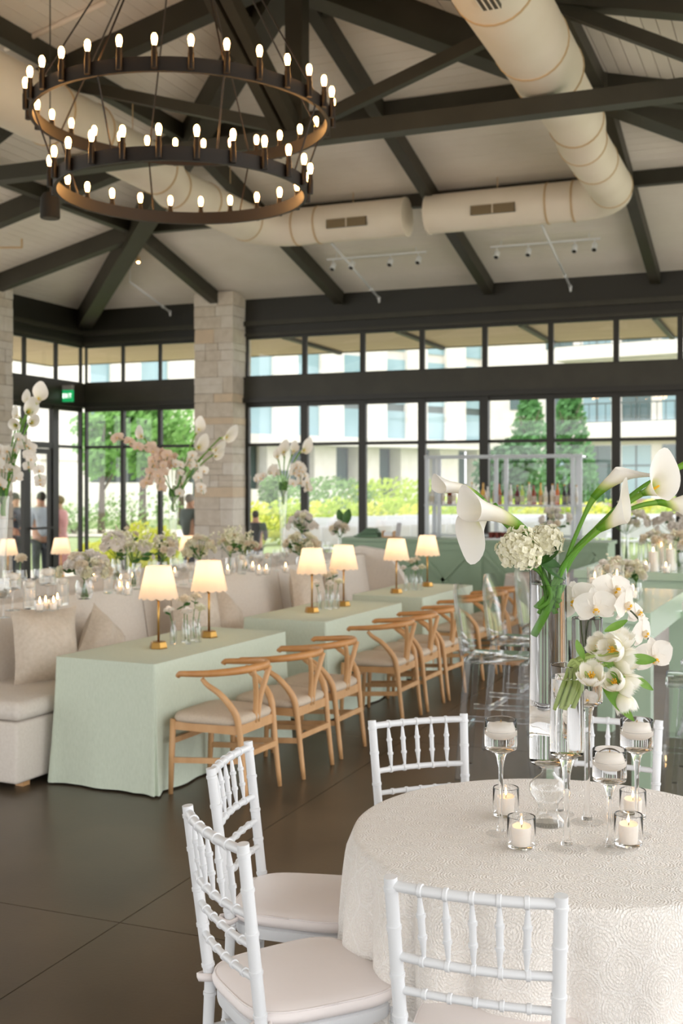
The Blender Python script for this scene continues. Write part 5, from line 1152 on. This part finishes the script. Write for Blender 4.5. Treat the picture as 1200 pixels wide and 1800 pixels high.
bouquet('ivory hydrangea bouquet left of the grassy bouquet', 352, 9.9, 24, .12, .14, (RFM, RFH), .14, .05, 6, 2, (1.1, 1.6))
bouquet('tall grassy yellow-green bouquet before the stone pier', 405, 10.2, 8, .1, .16, (RFH, RFM), .14, .05, 8, 34, (.7, 1.1))
bouquet('pale blossom bouquet with fine sprigs behind the second lamp', 285, 9.5, 18, .13, .15, (RFW, RFM), .15, .05, 8, 16, (.8, 1.2))
bouquet('loose ivory bouquet at the right side of the grassy bouquet', 430, 10.6, 16, .11, .13, (RFM, RFH), .13, .05, 8, 14, (.8, 1.2))
bouquet('cream hydrangea mound bouquet before the bar end', 530, 10.9, 28, .16, .16, (RFM, RFH), .1, .06, 6, 2, (1.1, 1.6))
bouquet('white hydrangea ball bouquet on tall glass beside far orchids', 532, 11.6, 26, .13, .15, (RFW, RFW, RFH), .3, .05, 8, 0, (1.1, 1.6), vase='tall straight glass vase')
o = tag(bpy.data.objects.new('single_rose', None), 'single cream rose on a stem before the left stone pier', 'flower'); COL.objects.link(o); o.location = cpos(30, 9.0); MB().tube([(0, 0, 0), (.03, .01, .19)], .003, 6).obj('stem', M_['stem'], o); inst('bloom', RFM, o, (.03, .01, .2), aim((.3, -.5, 1)) * 1.6)
# tall arrangements: glass tower, draped orchids, callas on top
def tower(label, px, d, ytop, callas, orch, ybase=None, w=.035, blush=0):
    b0 = cpos(px, d); zt = CZ + (HOR - ytop) / FPX * d; h = zt - b0.z
    v = thing('tall_glass_vase', 'tall glass vase under the ' + label, 'vase', b0, 0, 'tall vases on the console')
    MB().lathe([(0, 0), (.06, 0), (.055, .012), (w * .7, .03), (w * .75, h * .4), (w * 1.4, h), (w * 1.35, h), (w * .7, h * .4), (w * .62, .04), (0, .038)], 22).obj('glass_body', M_['gthin'], v, 40)
    o = thing('orchid_drape', label, 'flower', b0 + V((0, 0, h)), 0, 'orchids in the tall vases'); z0 = b0 + V((0, 0, h))
    lf(.16, .03, dirv(.2, 1), dirv(0, 0, -1), 0, 'stem', 'leaf', o, (0, 0, -.06)); lf(.15, .03, dirv(-.25, 1), dirv(0, 0, -1), 0, 'leaf', 'leaf', o, (0.01, 0, -.06))
    for (pts, n, s) in orch:
        q = bez([V((0, 0, -.05))] + [P(x, y, d + random.uniform(-.06, .04)) - z0 for x, y in pts], 24)
        MB().tube(q, .003, 6).obj('spray_stem', M_['stem'], o)
        for k in range(n):
            t = 5 + int((len(q) - 6) * (k + .5) / n); bloom(o, q[t] + V((random.gauss(0, .015), random.gauss(0, .02), random.gauss(0, .015))), dirv(random.gauss(0, .5), random.gauss(.1, .3), -1), dirv(1, random.gauss(0, .3)), 1.15 * s * random.uniform(.85, 1.1), ORB if blush and pts[0][0] < px else OR)
    for k, (x, y, x2, y2, L) in enumerate(callas):
        p = P(x, y, d + .02 * (k % 3)); e = P(x2, y2, d - .05); dv = (e - p)
        calla('calla_lily', '%s white calla lily of the %s' % (('first', 'second', 'third', 'fourth', 'fifth', 'sixth')[k], label), p, dv + dirv(0, 0, -.3 * dv.length), dirv(.2, 1, 0), dv.length * 1.1, dv.length * .42, [z0 + (p - z0) * .6 + V((0, 0, .02)), z0 + V((.005 * k, 0, -.05)), z0 + V((.004 * k, .005, -.14))], -.15, .007, .9, 'calla lilies in the tall vases', .0055, 7)
tower('left tall orchid arrangement cut by the left frame edge', 4, 8.0, 872, ((62, 716, 76, 690, 1), (55, 712, 42, 700, 1), (45, 728, 60, 722, 1), (38, 738, 22, 727, 1), (52, 742, 62, 748, 1), (30, 745, 24, 756, 1)), (([(2, 790), (-6, 830), (4, 868)], 7, .9), ([(14, 795), (22, 830), (18, 848)], 7, .85), ([(36, 782), (56, 800), (70, 840), (78, 855)], 9, .75), ([(30, 770), (45, 790), (52, 830)], 6, .75)))
tower('blush and white orchid arrangement before the corner bay', 304, 10.6, 873, ((342, 766, 357, 748, 1), (385, 770, 412, 772, 1), (340, 790, 362, 786, 1), (366, 790, 390, 796, 1), (372, 800, 388, 806, 1), (255, 772, 240, 764, 1)), (([(285, 800), (268, 820), (258, 858)], 9, 1.0), ([(300, 800), (285, 830), (276, 860)], 9, .95), ([(312, 815), (318, 850), (312, 875)], 8, .85), ([(335, 805), (350, 830), (358, 870)], 9, .85), ([(285, 805), (262, 788), (230, 780), (203, 768)], 6, 1.0)), blush=1)
tower('green-collared orchid arrangement right of the stone pier', 497, 11.5, 862, ((512, 802, 520, 786, 1), (500, 806, 496, 786, 1), (525, 796, 545, 790, 1), (490, 812, 484, 796, 1)), (([(482, 825), (466, 838), (453, 848)], 8, .8), ([(520, 822), (535, 835), (541, 868)], 9, .85), ([(525, 830), (528, 850)], 5, .8)))
o = bouquet('small white blossom with dark green leaf at the bar end', 597, 12.4, 12, .09, .11, (RFW, RFM), .22, .022, 3, 0, (1.1, 1.5), vase='thin tall glass vase'); lf(.2, .05, dirv(.3, 1), dirv(0, .2, -1), 0, 'leaf', 'leaf', o, (.05, 0, .33)); lf(.16, .04, dirv(-.2, 1), dirv(0, .2, -1), 0, 'leaf', 'leaf', o, (.02, 0, .36))
bouquet('spindly cream freesia bouquet in the corner bay', 222, 10.4, 6, .1, .1, (RFM,), .25, .03, 8, 8, (.7, 1.0), vase='slender glass vase')
# ------------------------------------------------------------------ candles and flowers on the high tables at right
def pillar(loc, h, r, label):
    o = thing('pillar_candle', label, 'candle', loc, 0, 'pillar candles on the high tables')
    MB().lathe([(0, 0), (r, 0), (r, h - .004), (r - .004, h), (r * .6, h - .006), (0, h - .008)], 20).obj('wax', M_['wax'], o, 40); MB().tube([(0, 0, h - .01), (0, 0, h + .008)], .0015, 5).obj('wick', M_['frame'], o); flame(o, h, 1.5)
    v = thing('hurricane_glass', 'clear hurricane glass around the ' + label, 'candle holder', (loc[0], loc[1], loc[2] + .0005), 0, 'hurricane glasses on the high tables'); MB().lathe([(r + .014, .001), (r + .014, h + .07), (r + .012, h + .07), (r + .012, .001)], 24).obj('glass_body', M_['gthin'], v, 40)
HZ = 1.052
def hpos(px, d): p = P(px, 853, d); return V((p.x, p.y, HZ))
pillar(hpos(1045, 7.35), .15, .036, 'left pillar candle on the near high table'); pillar(hpos(1084, 7.45), .155, .036, 'right pillar candle on the near high table')
pillar(hpos(1148, 9.9), .17, .04, 'left pillar candle on the far high table'); pillar(hpos(1162, 10.2), .2, .036, 'middle pillar candle on the far high table'); pillar(hpos(1178, 10.0), .19, .04, 'right pillar candle on the far high table')
for px, d, n, R, H, lab in ((1062, 7.75, 18, .1, .1, 'white sweet-pea bouquet between the pillar candles of the near high table'), (1085, 8.05, 16, .1, .1, 'white and green bouquet behind the right pillar candle'), (1118, 7.7, 18, .085, .1, 'white blossom bouquet right of the near pillar candles')):
    bouquet(lab, px, d, n, R, H, (RFW, RFM, RFH), .09, .04, 5, 2, (.8, 1.2), at=hpos(px, d), grp='bouquets on the high tables', vase='small glass vase')
bouquet('cream bouquet among the candles of the far high table', 1156, 10.4, 20, .15, .12, (RFM, RFW), .14, .05, 6, 2, (1.1, 1.6), at=hpos(1156, 10.4), grp='bouquets on the high tables', vase='small glass vase')
bouquet('cream bouquet at the right edge of the far high table', 1192, 10.3, 16, .12, .12, (RFM, RFW), .14, .05, 6, 2, (1.1, 1.6), at=hpos(1192, 10.3), grp='bouquets on the high tables', vase='small glass vase')
for px, d in ((1098, 7.3), (1112, 7.4), (1135, 9.7), (1170, 9.6)):
    votive(tuple(hpos(px, d)), '%s votive glass on the %s high table' % (('left', 'right')[px in (1112, 1170)], 'near' if d < 8 else 'far'), '%s lit votive candle on the %s high table' % (('left', 'right')[px in (1112, 1170)], 'near' if d < 8 else 'far'), 'votive glasses on the high tables', .9, 14, False, M_['gthin'])
# round white tables with tall blossoms, far right
def far_table(px, d, lab, tl, q=1.0):
    p = P(px, 853, d); b = V((p.x, p.y, 0)); o = thing('round_table', 'far round table under the ' + lab, 'table', b)
    MB().lathe([(0, .71), (.7 * q, .71), (.7 * q, .745), (0, .745)], 32).obj('tabletop', M_['oak'], o); MB().lathe([(0, 0), (.28, 0), (.05, .05), (.05, .71), (0, .71)], 16).obj('pedestal', M_['frame'], o, 40)
    N = 72; m = MB().loft([[((.71 * q + f * (.05 + .05 * sin(11 * 2 * pi * k / N))) * cos(2 * pi * k / N), (.71 * q + f * (.05 + .05 * sin(11 * 2 * pi * k / N))) * sin(2 * pi * k / N), z) for k in range(N)] for z, f in ((.755, 0), (.74, .02), (.4, .6), (.015, 1))], True, False); m.f.append(tuple(range(N)))
    c = m.obj('tablecloth', M_['petal'], None, 40); c.location = b; tag(c, lab, 'tablecloth', 'far white tablecloths'); return b
f1 = far_table(958, 13.3, 'white cloth of the far table right of the bar', 1, .65); f2 = far_table(1150, 13.2, 'white cloth of the far table at the right windows', 1)
bouquet('white and green tall bouquet right of the acrylic shelf', 0, 0, 16, .16, .2, (RFW, RFM), .5, .04, 8, 3, (1.3, 2.0), at=f1 + V((.12, 0, .757)), grp='far tall bouquets', vase='tall straight glass vase')
bouquet('white hydrangea bouquet on tall glass under the calla stems', 0, 0, 26, .24, .2, (RFW, RFW, RFH), .5, .05, 6, 3, (1.4, 2.1), at=f2 + V((-.32, 0, .757)), grp='far tall bouquets', vase='tall straight glass vase')
bouquet('big bright white bouquet on glass at the right windows', 0, 0, 30, .3, .25, (RFW,), .42, .05, 6, 0, (1.6, 2.4), at=f2 + V((.3, .1, .757)), grp='far tall bouquets', vase='tall straight glass vase')
bouquet('dark-leaved white bouquet at the right frame edge', 0, 0, 20, .2, .2, (RFW, RFM), .7, .05, 16, 2, (1.4, 2.0), at=f2 + V((.62, -.1, .757)), grp='far tall bouquets', vase='tall straight glass vase')
# grey upholstered lounge chair between the bar and the right tables
o = thing('lounge_chair', 'grey upholstered lounge chair beside the far white table', 'chair', (-1.92, 11.95, 0), .3); gy_ = mat('grey_upholstery', 'a9adb6', .8)
rbox((-.36, -.34, .12), (.36, .34, .45), .05).obj('seat', gy_, o, 40); rbox((-.36, -.36, .4), (.36, -.22, .95), .05).obj('backrest', gy_, o, 40)
for s in (-1, 1):
    rbox((s * .36 - .06, -.34, .3), (s * .36 + .06, .3, .65), .04).obj('arm', gy_, o, 40)
    for t in (-1, 1): MB().tube([(s * .3, t * .28, 0), (s * .3, t * .28, .14)], .02, 8).obj('leg', M_['frame'], o)
